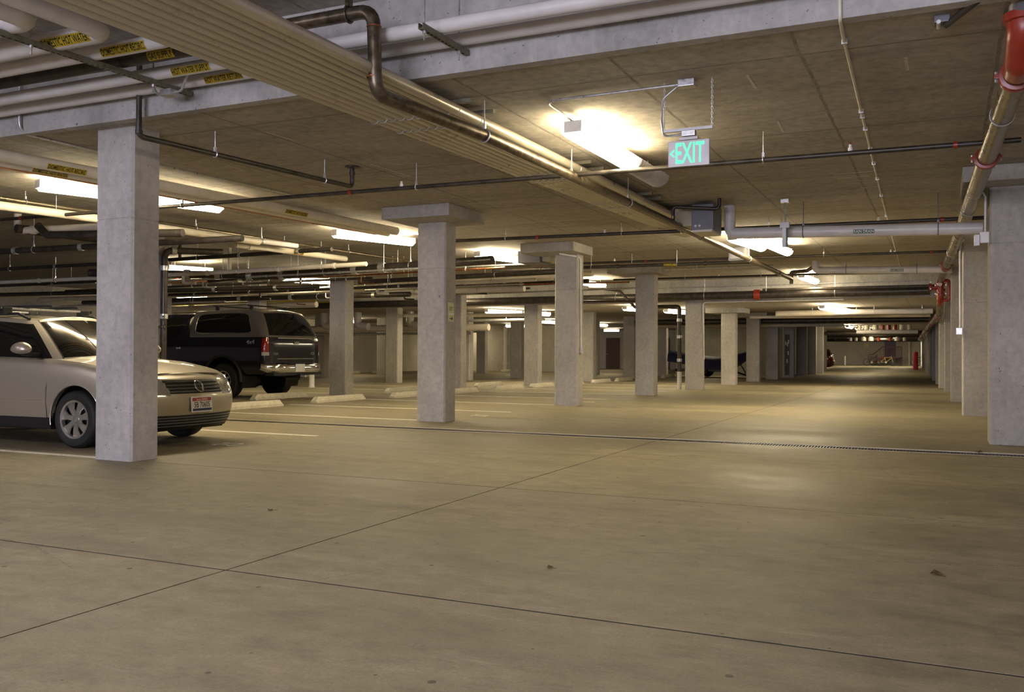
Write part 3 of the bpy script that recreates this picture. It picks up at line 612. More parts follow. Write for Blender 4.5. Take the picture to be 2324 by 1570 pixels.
pipe_label(gp_, 'GAS SUPPLY', (-5.25, 19.12, 2.95), (1, .03, 0), .036, .04, face=(.2, -1, -.3), condense=.8)
pipe('conduit', 'thin pale conduit crossing above the far beam', 'galvanized', .02, [(-6.2, 22.1, 3.12), (-3.6, 22.0, 3.12)], cat='conduit', hang=(.8,))
bb = pipe('drain_pipe', 'thick black pipe running along the foot of the far beam', 'black_iron', .115, [(-22, 26.72, 2.70), (-.33, 26.72, 2.76)], hang=(13, 15.7, 19.3), coup=(17.2,), cmat='red_paint', seg=16)
pipe('sprinkler_pipe', 'dark sprinkler cross main just in front of the thick black pipe', 'black_iron', .04, [(-4.6, 26.45, 2.86), (-.2, 26.45, 2.86)], hang=(.1,))
pipe('conduit', 'straight thin conduit along the face of the far beam', 'galvanized', .016, [(-8.0, 26.98, 3.02), (-.45, 26.98, 3.05)], cat='conduit')
# sprinkler main on the right
mn = pipe('sprinkler_main', 'shiny brass coloured sprinkler main running down the right of the aisle', 'brass_steel', .084, [(.452, 6.95, 2.97), (.378, 9.98, 2.97), (.237, 15.8, 2.97), (-.06, 25.7, 2.97)], hang=(1.3, 6.5, 12), seg=20)
for y, s in ((7.12, 1), (10.0, 1), (15.4, .9), (21.8, .9)):
    x = .452-.0258*(y-6.95)*(1 if y < 16 else 1.05); g = MB().lathe([(.084, -.05), (.108, -.045), (.108, -.018), (.095, -.012), (.095, .012), (.108, .018), (.108, .045), (.084, .05)], 24, (x, y, 2.97), 'y').obj('coupling', 'red_paint', mn, True, 35)
    for q in (-1, 1): MB().tube([(x+q*.122, y-.0, 2.935), (x+q*.122, y, 3.005)], .012, 6).obj('bolt', 'galvanized', g); MB().box(x+q*.115-.02, x+q*.115+.02, y-.03, y+.03, 2.955, 2.985, .004).obj('lug', 'red_paint', g)
el = pipe('sprinkler_elbow', 'bright red grooved elbow at the top right corner', 'red_paint', .098, [(.452, 6.98, 2.97), (.453, 6.78, 2.97), (.455, 6.60, 3.10), (.455, 6.60, 3.20)], .12, cat='pipe fitting', seg=20)
MB().lathe([(.098, -.03), (.118, -.025), (.118, .025), (.098, .03)], 24, (.455, 6.60, 3.19)).obj('coupling', 'red_paint', el, True)
pipe('sprinkler_riser', 'dark grey riser above the red elbow', 'gray_box', .088, [(.455, 6.60, 3.19), (.455, 6.15, 3.75), (.455, 6.15, 3.93)], cat='pipe', seg=16)
br = pipe('sway_brace', 'dark sway brace pipe bolted to the ceiling at upper right', 'black_iron', .022, [(.01, 6.55, 3.19), (.44, 6.08, 3.34)], cat='brace')
MB().box(-.055, .035, 6.5, 6.6, 3.2, 3.25, .004).obj('bracket', 'gray_box', br); MB().tube([(-.03, 6.49, 3.2), (-.03, 6.61, 3.2)], .014, 8).obj('bolt', 'galvanized', br)
# red valve cluster where the main drops below the far beam
vc = thing('sprinkler_valve', 'red valve and tee cluster where the sprinkler main drops under the far beam', 'valve', (0, 0, 0))
MB().tube(fillet([(-.06, 25.65, 2.97), (-.07, 26.1, 2.97), (-.07, 26.1, 2.45), (-.08, 26.9, 2.42)], .14), .082, 16).obj('body', 'red_paint', vc, True)
for z in (2.86, 2.72, 2.60): MB().lathe([(.084, -.04), (.115, -.035), (.115, .035), (.084, .04)], 18, (-.07, 26.1, z)).obj('flange', 'red_paint', vc, True)
MB().tube([(-.07, 26.1, 2.80), (-.27, 26.1, 2.80), (-.28, 26.1, 2.80), (-.34, 26.1, 2.80)], [.07, .07, .10, .10], 16).obj('tee_branch', 'red_paint', vc, True, 40); MB().tube(fillet([(.0, 26.05, 2.96), (.13, 26.05, 2.96), (.13, 26.05, 2.46), (.0, 26.05, 2.46)], .06), .04, 12).obj('bypass', 'red_paint', vc, True); MB().lathe([(0, -.09), (.05, -.09), (.05, .02), (0, .03)], 12, (-.08, 25.97, 2.86), 'y').obj('gauge', 'white_metal', vc, True)
for q in ((-.19, 2.62), (.05, 2.62), (-.19, 2.84), (.05, 2.84), (-.3, 2.75), (-.3, 2.92)): MB().lathe([(0, -.02), (.018, -.02), (.018, .02), (0, .02)], 8, (q[0], 25.97, q[1]), 'y').obj('bolt', 'galvanized', vc)
pipe('sprinkler_main', 'far low stretch of the brass coloured sprinkler main with red joints', 'brass_steel', .08, [(-.08, 26.9, 2.42), (-.1, 27.7, 2.16), (-.85, 48, 2.10), (-1.6, 72, 2.10)], coup=(2.0, 8, 15, 24, 33), cmat='red_paint')
# grey / white drains crossing the aisle
rd = pipe('drain_pipe', 'thick pale grey drain dropping from the ceiling to cross the aisle, marked rain drain', 'white_pvc', .082, [(-2.86, 13.7, 3.25), (-2.86, 13.7, 2.845), (.47, 13.7, 2.745)], .1, hang=(1.45, 3.2), rodmat='gray_box', seg=18)
letter(rd, 'RAIN DRAIN', (-1.0, 13.7, 2.789), (1, 0, -.03), .082, .042, plate='green_label', ink='white_ink', face=(.1, -1, -.25), condense=.8)
rd2 = pipe('drain_pipe', 'second pale plastic drain crossing the aisle nearer the far beam', 'white_pvc', .082, [(-2.72, 22.6, 3.25), (-2.72, 22.6, 3.03), (.17, 22.6, 2.955)], .1, hang=(.9, 2.4), rodmat='gray_box', seg=16)
letter(rd2, 'RAIN DRAIN', (-.95, 22.6, 2.985), (1, 0, -.03), .082, .042, plate='green_label', ink='white_ink', face=(.1, -1, -.25), condense=.8)
# ceiling boxes
fc = thing('ceiling_unit', 'dark grey unit box with beige side hanging beside the grey drain', 'unit', (0, 0, 0))
MB().box(-3.27, -2.96, 13.05, 13.6, 2.83, 3.2, .01).obj('cabinet', 'gray_box', fc); MB().box(-3.64, -3.28, 13.3, 13.9, 2.93, 3.2, .01).obj('beige_duct', 'beige_box', fc); MB().box(-3.26, -2.97, 13.03, 13.6, 2.80, 2.83).obj('bottom_tray', 'cream_pvc', fc)
for x in (-3.21, -3.15): MB().lathe([(0, -.01), (.017, -.01), (.017, .01), (0, .01)], 10, (x, 13.045, 2.89), 'y').obj('knob', 'white_metal', fc)
pipe('gas_pipe', 'short black gas pipe with elbow joining the grey unit box', 'black_iron', .026, [(-3.5, 12.9, 2.96), (-3.5, 12.9, 3.16), (-2.85, 12.95, 3.10), (-2.85, 12.95, 3.25)], .05, coup=(.05,), cmat='brass_steel')
fc2 = thing('ceiling_unit', 'second grey unit box half hidden behind the brown drain', 'unit', (0, 0, 0))
MB().box(-3.85, -3.52, 18.3, 18.8, 2.90, 3.16, .01).obj('cabinet', 'gray_box', fc2); MB().box(-3.83, -3.54, 18.28, 18.3, 2.93, 3.13, .004).obj('front_panel', 'gray_box', fc2)
fc3 = thing('ceiling_unit', 'grey unit box on the ceiling left of the conduit column', 'unit', (0, 0, 0)); MB().box(-8.1, -7.6, 17.6, 18.3, 2.95, 3.2, .01).obj('cabinet', 'gray_box', fc3); MB().box(-7.59, -7.4, 17.7, 18.3, 2.98, 3.18, .01).obj('side_panel', 'beige_box', fc3)
# ------------------------------------------------------------------ exit sign
ex = thing('exit_sign', 'white exit sign with glowing green letters hanging from chains', 'sign', (-1.84, 7.25, 0))
pl = MB().box(-.166, .166, -.012, .014, 2.562, 2.768, .008).obj('sign_plate', 'exit_plate', ex)
flat_text('EXIT', .165, (.012, -.0125, 2.668), (1, 0, 0), (0, 0, 1), 'exit_green', pl, condense=.50)
MB().prism([(-.155, 2.668), (-.118, 2.700), (-.112, 2.690), (-.134, 2.668), (-.112, 2.646), (-.118, 2.636)], -.0145, -.0125).obj('arrow', 'exit_green', pl)
MB().box(-.075, .075, -.02, .02, 2.772, 2.795, .006).obj('canopy', 'exit_plate', ex); MB().box(-.055, .055, -.03, .03, 2.80, 2.845, .004).obj('junction_box', 'galvanized', ex)
MB().box(-.205, .19, -.012, .012, 2.845, 2.868, .002).obj('strut_bar', 'white_metal', ex)
for x in (-.2, .185):
    zz = 2.868; ch = thing_part('chain', ex); lm = None; k = 0
    while zz < 3.25:
        if lm is None: q = MB().tube([(.007*math.cos(a), 0, .014*math.sin(a)) for a in [2*PI*i/10 for i in range(10)]], .0025, 5, closed=True).obj('link', 'galvanized', ch, True); lm = q.data
        else: q = link(bpy.data.objects.new('link', lm), ch)
        q.location = (x, 0, zz+.01); q.rotation_euler = (0, 0, PI/2*(k % 2)); zz += .0215; k += 1
MB().tube(fillet([(-.055, 0, 2.825), (-.13, 0, 2.815), (-.205, .0, 2.82), (-.225, .0, 2.95), (-.22, 0, 3.12), (-.10, 0.0, 3.205), (-.075, .0, 3.215)], .08), .009, 8).obj('flexible_cable', 'galvanized', ex, True)
MB().box(-.08, .05, -.05, .05, 3.195, 3.25, .004).obj('ceiling_box', 'galvanized', ex)
pipe('conduit', 'thin shiny conduit bending from the exit sign box to the large lamp', 'galvanized', .0125, [(-1.92, 7.25, 3.222), (-3.10, 7.27, 3.222), (-3.07, 7.85, 3.19)], .12, cat='conduit')
# lime exit sign on the second column
sg = thing('wall_sign', 'small lime way out sign with arrow on the second column', 'sign', (-6.918, 12.555, 0))
p_ = MB().box(0, .006, -.085, .085, 1.545, 1.84).obj('sign_plate', 'sign_lime', sg)
flat_text('EXIT', .06, (.0062, 0, 1.745), (0, 1, 0), (0, 0, 1), 'green_label', p_, condense=.7); MB().prism([(-.05, 1.60), (.015, 1.60), (.015, 1.625), (.06, 1.593), (.015, 1.56), (.015, 1.585), (-.05, 1.585)], .0062, .008, 'x').obj('arrow', 'black_ink', p_)
MB().box(.0062, .012, -.085, .085, 1.65, 1.675).obj('light_strip', 'white_ink', p_)
# conduits and boxes on columns
c_ = pipe('conduit', 'thin white conduit down the aisle face of the third column', 'white_metal', .015, [(-6.95, 17.1, 3.05), (-6.70, 17.62, 3.02), (-6.70, 17.66, 1.15)], .1, cat='conduit'); MB().box(-6.715, -6.66, 17.62, 17.71, 1.06, 1.18, .004).obj('outlet_box', 'galvanized', c_)
pipe('conduit', 'white conduit looping down the fifth aisle column', 'white_metal', .017, [(-2.5, 26.9, 2.57), (-6.40, 26.95, 2.57), (-6.415, 27.15, .9)], .1, cat='conduit')
c_ = pipe('conduit', 'white conduit and switch box on the second right pilaster', 'white_metal', .016, [(.26, 17.98, 3.25), (.265, 17.98, 1.56), (.24, 17.98, 1.50)], .05, cat='conduit'); MB().box(.20, .30, 17.94, 18.0, 1.42, 1.54, .005).obj('switch_box', 'galvanized', c_)
c_ = pipe('conduit', 'white conduit and twin boxes on the nearest right pilaster', 'white_metal', .012, [(.40, 12.36, 3.05), (.452, 12.36, 2.95), (.45, 12.36, 2.5)], .03, cat='conduit'); MB().box(.395, .49, 12.3, 12.39, 2.40, 2.53, .006).obj('box', 'white_metal', c_); MB().box(.33, .39, 12.3, 12.39, 2.37, 2.5, .006).obj('sensor', 'white_metal', c_)
gd = thing('gas_detector', 'small grey box on a pole in front of the pale drain', 'detector', (-2.02, 13.4, 0))
MB().tube([(0, 0, 3.25), (0, 0, 2.93)], .012, 8).obj('pole', 'galvanized', gd); MB().tube([(-.07, 0, 3.25), (-.05, 0, 2.93)], .004, 6).obj('chain', 'galvanized', gd); MB().box(-.06, .05, -.04, .04, 3.2, 3.25, .004).obj('ceiling_box', 'galvanized', gd); MB().box(-.07, .06, -.05, .03, 2.84, 2.92, .006).obj('head', 'white_metal', gd)
MB().box(-.04, .015, -.03, .0, 2.57, 2.84, .004).obj('sign_edge', 'white_metal', gd); MB().box(.017, .035, -.03, 0, 2.57, 2.84).obj('green_edge', 'green_label', gd)
# ------------------------------------------------------------------ service runs over the parking bays on the left
pa = pipe('insulated_pipe', 'white insulated pipe of the labelled bundle passing behind the large column', 'cream_pvc', .07, [(-9.15, 5.5, 3.13), (-8.82, 8.5, 3.13), (-8.45, 13.4, 3.13)], coup=())
pipe_label(pa, 'DOMESTIC HOT RECIRC', (-8.955, 7.25, 3.13), (.11, 1, 0), .07, .05, face=(1, -.2, -.55), condense=.6); pipe_label(pa, 'DOMESTIC HOT RECIRC', (-8.64, 10.9, 3.13), (.075, 1, 0), .07, .05, face=(1, -.2, -.55), condense=.6)
pa2 = pipe('insulated_pipe', 'lower white pipe of the same bundle with a domestic hot water label', 'cream_pvc', .055, [(-9.33, 5.5, 3.10), (-9.0, 8.5, 3.10), (-8.62, 13.4, 3.10)])
pipe_label(pa2, 'DOMESTIC HOT WATER', (-9.145, 7.2, 3.10), (.11, 1, 0), .055, .045, face=(1, -.2, -.8), condense=.6)
pipe('copper_pipe', 'copper line under the labelled bundle', 'copper', .026, [(-9.44, 5.5, 3.08), (-9.12, 8.6, 3.08), (-8.74, 13.2, 3.08)], coup=(3.6, 6.2), cmat='copper')
pipe('copper_pipe', 'thin outer copper line under the labelled bundle', 'copper', .02, [(-9.52, 5.5, 3.09), (-9.2, 8.6, 3.09), (-8.82, 13.1, 3.09)])
pipe('conduit', 'thin bright conduit beside the copper lines', 'galvanized', .014, [(-9.59, 5.5, 3.10), (-9.27, 8.6, 3.10), (-8.89, 13.1, 3.10)], cat='conduit')
pipe('sprinkler_pipe', 'shiny dark line over the wagon roof running into the distance', 'brass_steel', .032, [(-11.5, 6.6, 3.1), (-11.3, 9.6, 3.1), (-11.0, 15.1, 3.1), (-10.7, 19, 3.1)], hang=(2, 5, 9))
pb = pipe('insulated_pipe', 'cream insulated pipe below the shiny dark line', 'cream_pvc', .06, [(-11.5, 6.6, 2.98), (-11.1, 9.5, 2.98), (-10.82, 12.7, 2.98)])
pipe('insulated_pipe', 'slim cream pipe outside the shiny dark line', 'cream_pvc', .035, [(-11.75, 6.6, 2.99), (-11.3, 9.5, 2.99), (-11.0, 12.4, 2.99)])
pipe('insulated_pipe', 'short white stub beside the yellow tagged pipe', 'white_pvc', .045, [(-10.95, 12.1, 3.0), (-10.7, 13.6, 3.0)], hang=(.7,))
pc = pipe('insulated_pipe', 'cream pipe with a yellow tag left of the long bright lamp', 'cream_pvc', .055, [(-11.25, 12.6, 2.94), (-11.1, 13.2, 2.94), (-10.9, 15.4, 2.94)], coup=(.3,), cmat='cream_pvc'); pipe_label(pc, 'HOT WATER', (-11.02, 14.0, 2.94), (.09, 1, 0), .055, .05, face=(1, -.3, -.4))
dk = 'black_iron'
for nm, lab, mt, r, pts, kw in (
 ('drain_pipe', 'thick black iron drain sloping up to the lime sign column', dk, .085, [(-15.4, 16.4, 2.72), (-7.9, 16.0, 2.86)], dict(hang=(1.2, 3.4, 5.6), coup=(1.0, 2.2, 4.2, 4.9), cmat='galvanized', seg=14)),
 ('drain_pipe', 'black iron drain crossing above the pickup cab', dk, .085, [(-17.2, 14.6, 2.80), (-13.2, 16.3, 2.74)], dict(hang=(1.5, 3.), coup=(.6, 1.2, 2.2, 2.9, 3.6), cmat='galvanized')),
 ('drain_pipe', 'upright black cast iron stack beside the column behind the wagon hood', dk, .062, [(-12.6, 13.75, 2.98), (-13.17, 12.85, 2.95), (-13.17, 12.82, .0)], dict(rad=.16, coup=(.9, 1.4, 2.3), cmat='galvanized')),
 ('drain_pipe', 'black drain ending at the stack', dk, .07, [(-13.3, 9.9, 3.0), (-12.9, 12.4, 2.96)], dict(hang=(1.5,))),
 ('drain_pipe', 'black drain with a hooked elbow left of the large column', dk, .05, [(-15.0, 10.4, 2.95), (-14.6, 10.4, 2.73), (-9.6, 10.9, 2.78)], dict(rad=.12, hang=(1.4, 3.2), coup=(.3, 1.0, 2.4), cmat='galvanized')),
 ('drain_pipe', 'short pale drain trap left of the large column', 'cream_pvc', .055, [(-13.4, 10.0, 3.25), (-13.4, 10.0, 2.98), (-11.2, 10.2, 2.98)], dict(rad=.1, coup=(.6,))),
 ('drain_pipe', 'curved black elbow hanging left of the large column', dk, .06, [(-12.8, 9.9, 3.02), (-12.6, 9.9, 2.86), (-10.2, 10.3, 2.82)], dict(rad=.14)),
 ('sprinkler_pipe', 'dark sprinkler line above the wagon roof rack', dk, .045, [(-26, 16.5, 2.86), (-15.5, 16.9, 2.82)], dict(hang=(2, 5, 8), coup=(9.2,), cmat='red_paint')),
 ('drain_pipe', 'dark pipe just under the previous line at left', dk, .06, [(-26.5, 18.6, 2.74), (-14.2, 18.9, 2.70)], dict(hang=(3, 7), coup=(5, 7, 9, 11), cmat='galvanized')),
 ('insulated_pipe', 'cream pipe crossing above the pickup roof', 'cream_pvc', .07, [(-26.5, 20.6, 2.72), (-14.0, 20.6, 2.74)], dict(hang=(4, 9))),
 ('drain_pipe', 'dark pipe crossing behind the pickup topper', dk, .075, [(-26.8, 22.5, 2.72), (-13.6, 22.3, 2.70)], dict(hang=(5, 10), coup=(7, 9, 11, 12), cmat='galvanized')),
 ('insulated_pipe', 'broad cream pipe low over the pickup roof', 'cream_pvc', .1, [(-26.8, 24.5, 2.55), (-18.4, 24.4, 2.60)], dict(coup=(3,), hang=(2, 6))),
 ('gas_pipe', 'thin olive line over the pickup roof', 'yellow_label', .022, [(-27, 23.4, 2.62), (-17.6, 23.3, 2.66)], dict(coup=(2, 6), cmat='white_metal', hang=(4,))),
 ('gas_pipe', 'second thin olive line further back', 'yellow_label', .02, [(-27, 25.6, 2.72), (-18.2, 25.5, 2.74)], dict(hang=(5,))),
 ('conduit', 'bright metal conduit over the wagon roof rack', 'galvanized', .03, [(-26.8, 21.6, 2.56), (-19.5, 21.4, 2.56)], dict(cat='conduit', hang=(3, 6))),
 ('insulated_pipe', 'cream pipe passing behind the lime sign column', 'cream_pvc', .06, [(-13.6, 21.0, 2.88), (-7.6, 20.8, 2.96)], dict(hang=(2,))),
 ('drain_pipe', 'dark pipe passing behind the lime sign column', dk, .06, [(-13.6, 19.8, 2.86), (-7.4, 19.5, 2.93)], dict(hang=(1, 4), coup=(2.5,))),
 ('insulated_pipe', 'pale pipe with dark mouth right of the lime sign column', 'cream_pvc', .09, [(-14.6, 22.6, 2.78), (-10.2, 22.6, 2.80)], dict(hang=(1, 3))),
 ('conduit', 'thin bright conduit between the lime sign and conduit columns', 'galvanized', .02, [(-12.6, 18.3, 2.98), (-7.2, 18.3, 3.0)], dict(cat='conduit', hang=(2,))),
 ('conduit', 'thin bright conduit low between the lime sign and conduit columns', 'galvanized', .024, [(-13.4, 23.6, 2.74), (-7.1, 23.6, 2.80)], dict(cat='conduit', hang=(2, 4))),
 ('copper_pipe', 'copper cluster line left of the conduit column', 'copper', .022, [(-11.3, 21.8, 2.86), (-7.1, 22.1, 2.84)], dict(coup=(1, 2, 3), cmat='brass_steel')),
 ('sprinkler_pipe', 'short sprinkler drop with red elbow left of the conduit column', dk, .022, [(-9.1, 23.9, 3.2), (-9.1, 23.9, 2.5), (-7.2, 23.9, 2.46)], dict(coup=(.7,), cmat='red_bright')),
 ('drain_pipe', 'slanting black drain between the conduit column and the fourth column', dk, .04, [(-9.35, 25.2, 2.98), (-8.7, 26.1, 2.92), (-8.25, 26.3, 2.40)], dict(rad=.05)),
 ('insulated_pipe', 'left one of the three white risers in front of the beam', 'white_pvc', .055, [(-15.35, 26.85, 3.2), (-15.35, 26.85, 2.35)], dict()),
 ('insulated_pipe', 'middle one of the three white risers in front of the beam', 'white_pvc', .055, [(-15.12, 26.85, 3.2), (-15.12, 26.85, 2.35)], dict()),
 ('insulated_pipe', 'right one of the three white risers in front of the beam', 'white_pvc', .05, [(-14.9, 26.85, 3.2), (-14.9, 26.85, 2.35)], dict()),
 ('insulated_pipe', 'cream pipe at the foot of the three white risers', 'cream_pvc', .06, [(-17.5, 27.9, 2.36), (-12.4, 27.9, 2.32)], dict()),
 ('conduit', 'bright straight pipe under the far lamps of the middle gap', 'galvanized', .05, [(-17.0, 29.6, 2.22), (-12.5, 29.4, 2.22)], dict(cat='conduit', hang=(3,))),
 ('drain_pipe', 'upright black stack with white foot beside the fifth aisle column', dk, .062, [(-8.1, 27.6, 2.5), (-7.18, 27.22, 2.47), (-7.17, 27.2, .52)], dict(rad=.12, coup=(1.4, 1.9, 2.6), cmat='galvanized')),
 ('drain_pipe', 'white foot of the black stack beside the fifth aisle column', 'white_pvc', .07, [(-7.17, 27.2, .52), (-7.17, 27.2, 0)], dict()),
 ('insulated_pipe', 'white upright pipe on the end wall in the middle gap', 'white_pvc', .1, [(-22.9, 48.08, 2.6), (-22.9, 48.08, .0)], dict(coup=(.2, 2.2), cmat='white_pvc')),
 ('insulated_pipe', 'white pipe elbow on the wall above the wagon roof', 'white_pvc', .08, [(-27.3, 18.9, 2.9), (-27.3, 18.9, 2.05), (-27.3, 17.2, 2.05)], dict(rad=.1)),
 ('insulated_pipe', 'straight white pipe on the wall above the wagon roof', 'white_pvc', .1, [(-27.3, 19.5, 3.0), (-27.3, 19.5, 1.2)], dict()),
 ('duct', 'dark slatted shaft on the wall above the wagon roof', 'gray_box', .18, [(-27.2, 16.5, 2.8), (-27.2, 16.5, .8)], dict(coup=(.3, .6, .9, 1.2, 1.5), cat='duct')),
):
    pipe(nm, lab, mt, r, pts, **kw)
# white drain manifold below the beam, right of the pickup
k = 0
for x in (-22.4, -21.6, -20.8, -18.4, -17.7, -17.05):
    pipe('insulated_pipe', '%s of the white hanging drain elbows between pickup and lime sign column' % N[k], 'white_pvc', .15, [(x, 30.2, 2.62), (x, 30.2, 2.12), (x+.5, 30.2, 2.06)], .18); k += 1
pipe('insulated_pipe', 'cream header under the white drain elbows', 'cream_pvc', .13, [(-24, 30.5, 1.98), (-15.2, 30.5, 2.0)], hang=(2, 5))
pipe('conduit', 'bright rail pipe below the cream header', 'galvanized', .05, [(-24, 31, 1.78), (-16.2, 31, 1.8)], cat='conduit', hang=(2, 5))
# tangle of smaller lines above the pickup and the wheel stops
rnd = random.Random(11); TANGLE = []
for k in range(12):
    y = 14.0+k*.95; x0 = -24+rnd.random()*6; x1 = -12.5+rnd.random()*4.2; z = 2.66+rnd.random()*.26; mt = (dk, 'cream_pvc', 'galvanized', dk, 'copper', dk)[k % 6]; r = (.04, .045, .022, .055, .02, .03)[k % 6]
    L = x1-x0; drop = x0+L*(.3+.5*rnd.random())
    o = pipe('service_line', '%s nearest of the tangled service lines over the second bay row' % N[k], mt, r, [(x0, y, z), (drop, y+.1, z+.02), (x1, y-.1, z+.05)], hang=[L*q for q in (.2, .45, .7, .9)], coup=[L*q for q in (.15, .33, .5, .62, .8, .93)], cmat='galvanized' if mt == dk else mt, group='tangled service lines')
    MB().tube(fillet([(drop, y+.1, z), (drop, y+.1, z-.16), (drop+.35, y+.1, z-.18)], .06), r*.8, 10).obj('branch', mt, o, True); MB().tube([(drop+L*.12, y+.08, z), (drop+L*.12, y+.08, 3.24)], r*.8, 10).obj('riser', mt, o, True)
tg = thing('pipe_tag', 'small green tag on the upright black stack beside the pickup cab', 'tag', (-13.11, 12.77, 1.69), -.35); MB().box(-.07, .07, -.012, .0, -.04, .04, .003).obj('tag_plate', 'green_label', tg); flat_text('DRAIN', .045, (0, -.0125, 0), (1, 0, 0), (0, 0, 1), 'white_ink', tg, condense=.75)
sb = thing('pipe_strap', 'rusty strap holding the upright black stack to its column', 'strap', (-13.2, 12.78, 1.52)); MB().box(-.16, .13, -.03, .0, -.02, .02, .003).obj('strap_band', 'rust_steel', sb); MB().tube([(.10, -.05, 0), (.10, .01, 0)], .012, 8).obj('bolt', 'galvanized', sb)
# hanging louvre unit far back
uh = thing('unit_heater', 'grey slatted unit hanging from the far ceiling in the middle gap', 'heater', (-24.2, 46.6, 2.18), .1)
MB().box(-.9, .55, -.3, .3, .02, .3, .02).obj('cabinet', 'gray_box', uh)
for q in range(4): MB().box(-.55+.28*q, -.33+.28*q, -.33, -.305, .0, .28).obj('louvre', 'beige_box', uh)
# low far ceiling over the aisle
for lab, mt, r, pts in (
 ('first white pipe on the low far ceiling over the aisle', 'white_pvc', .085, [(-3.2, 31.4, 2.42), (-.3, 31.5, 2.42)]), ('bright cream pipe joining it from the left', 'cream_pvc', .10, [(-5.2, 32.5, 2.44), (-2.6, 32.4, 2.46)]),
 ('second thin pale pipe on the low far ceiling', 'cream_pvc', .06, [(-6.4, 34.2, 2.40), (-.4, 34.4, 2.40)]), ('dark pipe band across the low far ceiling', dk, .11, [(-11.5, 36.6, 2.33), (-.5, 36.8, 2.36)]),
 ('long bright cream pipe across the low far ceiling', 'cream_pvc', .085, [(-11.4, 39, 2.24), (-3.6, 39, 2.26)]), ('thin bright pipe just above the cream one', 'galvanized', .035, [(-9.5, 38.2, 2.41), (-.5, 38.2, 2.42)]),
 ('black pipe low across the far aisle', dk, .10, [(-6.6, 56, 2.26), (-1.2, 56, 2.26)]), ('bright white run far down the aisle', 'white_pvc', .11, [(-4.2, 52.4, 2.25), (-1.2, 52.4, 2.25)]),
 ('dark beam like duct far down the aisle', dk, .22, [(-9.5, 64, 2.35), (-1.2, 64, 2.35)]), ('second black pipe near the stair', dk, .12, [(-9.5, 70, 2.08), (-1.5, 70, 2.08)]), ('cream pipe near the stair', 'cream_pvc', .06, [(-7.5, 76, 2.12), (-3.0, 76, 2.12)])):
    pipe('service_pipe', lab, mt, r, pts, hang=(1.2, 2.6) if mt != dk else (2.5,))
for k, (x, mt, r) in enumerate(((-4.05, 'cream_pvc', .12), (-3.7, 'cream_pvc', .15), (-3.25, 'cream_pvc', .15), (-2.9, 'red_paint', .10), (-2.6, 'red_paint', .10), (-2.3, 'red_paint', .10), (-1.95, 'cream_pvc', .13), (-1.6, 'cream_pvc', .1))):
    pipe('pipe_stub', '%s from the left of the short upright stubs above the bright white run' % N[k], mt, r, [(x, 52.4, 2.62), (x, 52.4, 2.36)])
for k, (x, mt, r) in enumerate(((-4.9, 'white_pvc', .09), (-4.55, 'cream_pvc', .09), (-4.1, 'cream_pvc', .17), (-3.65, 'cream_pvc', .17), (-3.2, 'red_paint', .09), (-2.5, 'red_paint', .09), (-2.1, 'cream_pvc', .15), (-1.65, 'cream_pvc', .1))):
    pipe('pipe_stub', '%s from the left of the lower row of short upright stubs down the aisle' % N[k], mt, r, [(x-.6, 64, 2.2), (x-.6, 64, 1.93)])
# ------------------------------------------------------------------ covered boat, stair, bicycles, bollard, litter
tb = thing('covered_boat', 'boat on a trailer under a sagging dark blue tarp', 'boat', (-9.5, 41.5, 0))
cs = [(-1.85, .70, 1.22, .62), (-1.2, .62, 1.12, .75), (-.5, .42, 1.0, .85), (.2, .36, .93, .88), (.8, .38, .97, .8), (1.2, .52, 1.08, .55), (1.8, .95, 1.22, .12)]
V = []; n = 9
for x, zl, zh, hw in cs:
    for k in range(n):
        a = PI*k/(n-1); V.append((x, -hw*math.cos(a)*.9, zl+(zh-zl)*math.sin(a)**.7))
Fc = [(i*n+k, i*n+k+1, (i+1)*n+k+1, (i+1)*n+k) for i in range(len(cs)-1) for k in range(n-1)] + [tuple(range(n)), tuple((len(cs)-1)*n+k for k in range(n))] + [(i*n, (i+1)*n, (i+1)*n+n-1, i*n+n-1) for i in range(len(cs)-1)]
mobj('tarp', V, Fc, 'tarp_blue', tb, True, 50)
MB().box(-1.5, 1.0, -.55, .55, .26, .38, .02).obj('trailer_frame', 'charcoal_paint', tb); MB().tube([(.9, 0, .32), (1.6, 0, .1), (1.75, 0, .02)], .04, 8).obj('drawbar', 'charcoal_paint', tb); MB().tube([(1.25, -.2, .8), (1.7, -.2, .02)], .025, 8).obj('stand_leg', 'black_plastic', tb)
for s in (-.68, .68): MB().lathe([(0, -.09), (.18, -.09), (.29, -.08), (.3, 0), (.29, .08), (.18, .09), (0, .09)], 20, (-.3, s, .3), 'y').obj('wheel', 'asphalt_rubber', tb, True)
MB().box(-.14, .0, -.60, -.57, .33, .38, .005).obj('marker_light', 'red_bright', tb)
nb = thing('notice_board', 'narrow maroon board with pale notices on the ninth aisle column', 'board', (-6.43, 43.28, 0))
MB().box(-.10, .10, -.03, .0, .1, 1.95).obj('board', 'door_brown', nb)
for q, z in ((-.06, 1.55), (.02, 1.5), (.06, 1.62), (.05, 1.1), (0, .75)): MB().box(q-.025, q+.025, -.034, -.031, z-.09, z+.09).obj('notice', 'white_ink', nb)
st = thing('stair', 'maroon railed steel stair and landing below the violet door', 'stair', (-4.3, 94.0, 0))
MB().box(-.9, .75, 0, 1.9, .72, .82).obj('landing', 'rail_maroon', st)
for k in range(4): MB().box(-2.0+.28*k, -1.72+.28*k+.02, .2, 1.7, .14+.18*k-.06, .14+.18*k).obj('tread', 'rail_maroon', st)
MB().tube(fillet([(-2.15, 0, .35), (-2.15, 0, 1.0), (-1.8, 0, 1.05), (-.9, 0, 1.78), (.75, 0, 1.78), (.75, 0, 0)], .08), .035, 8).obj('handrail', 'rail_maroon', st, True)
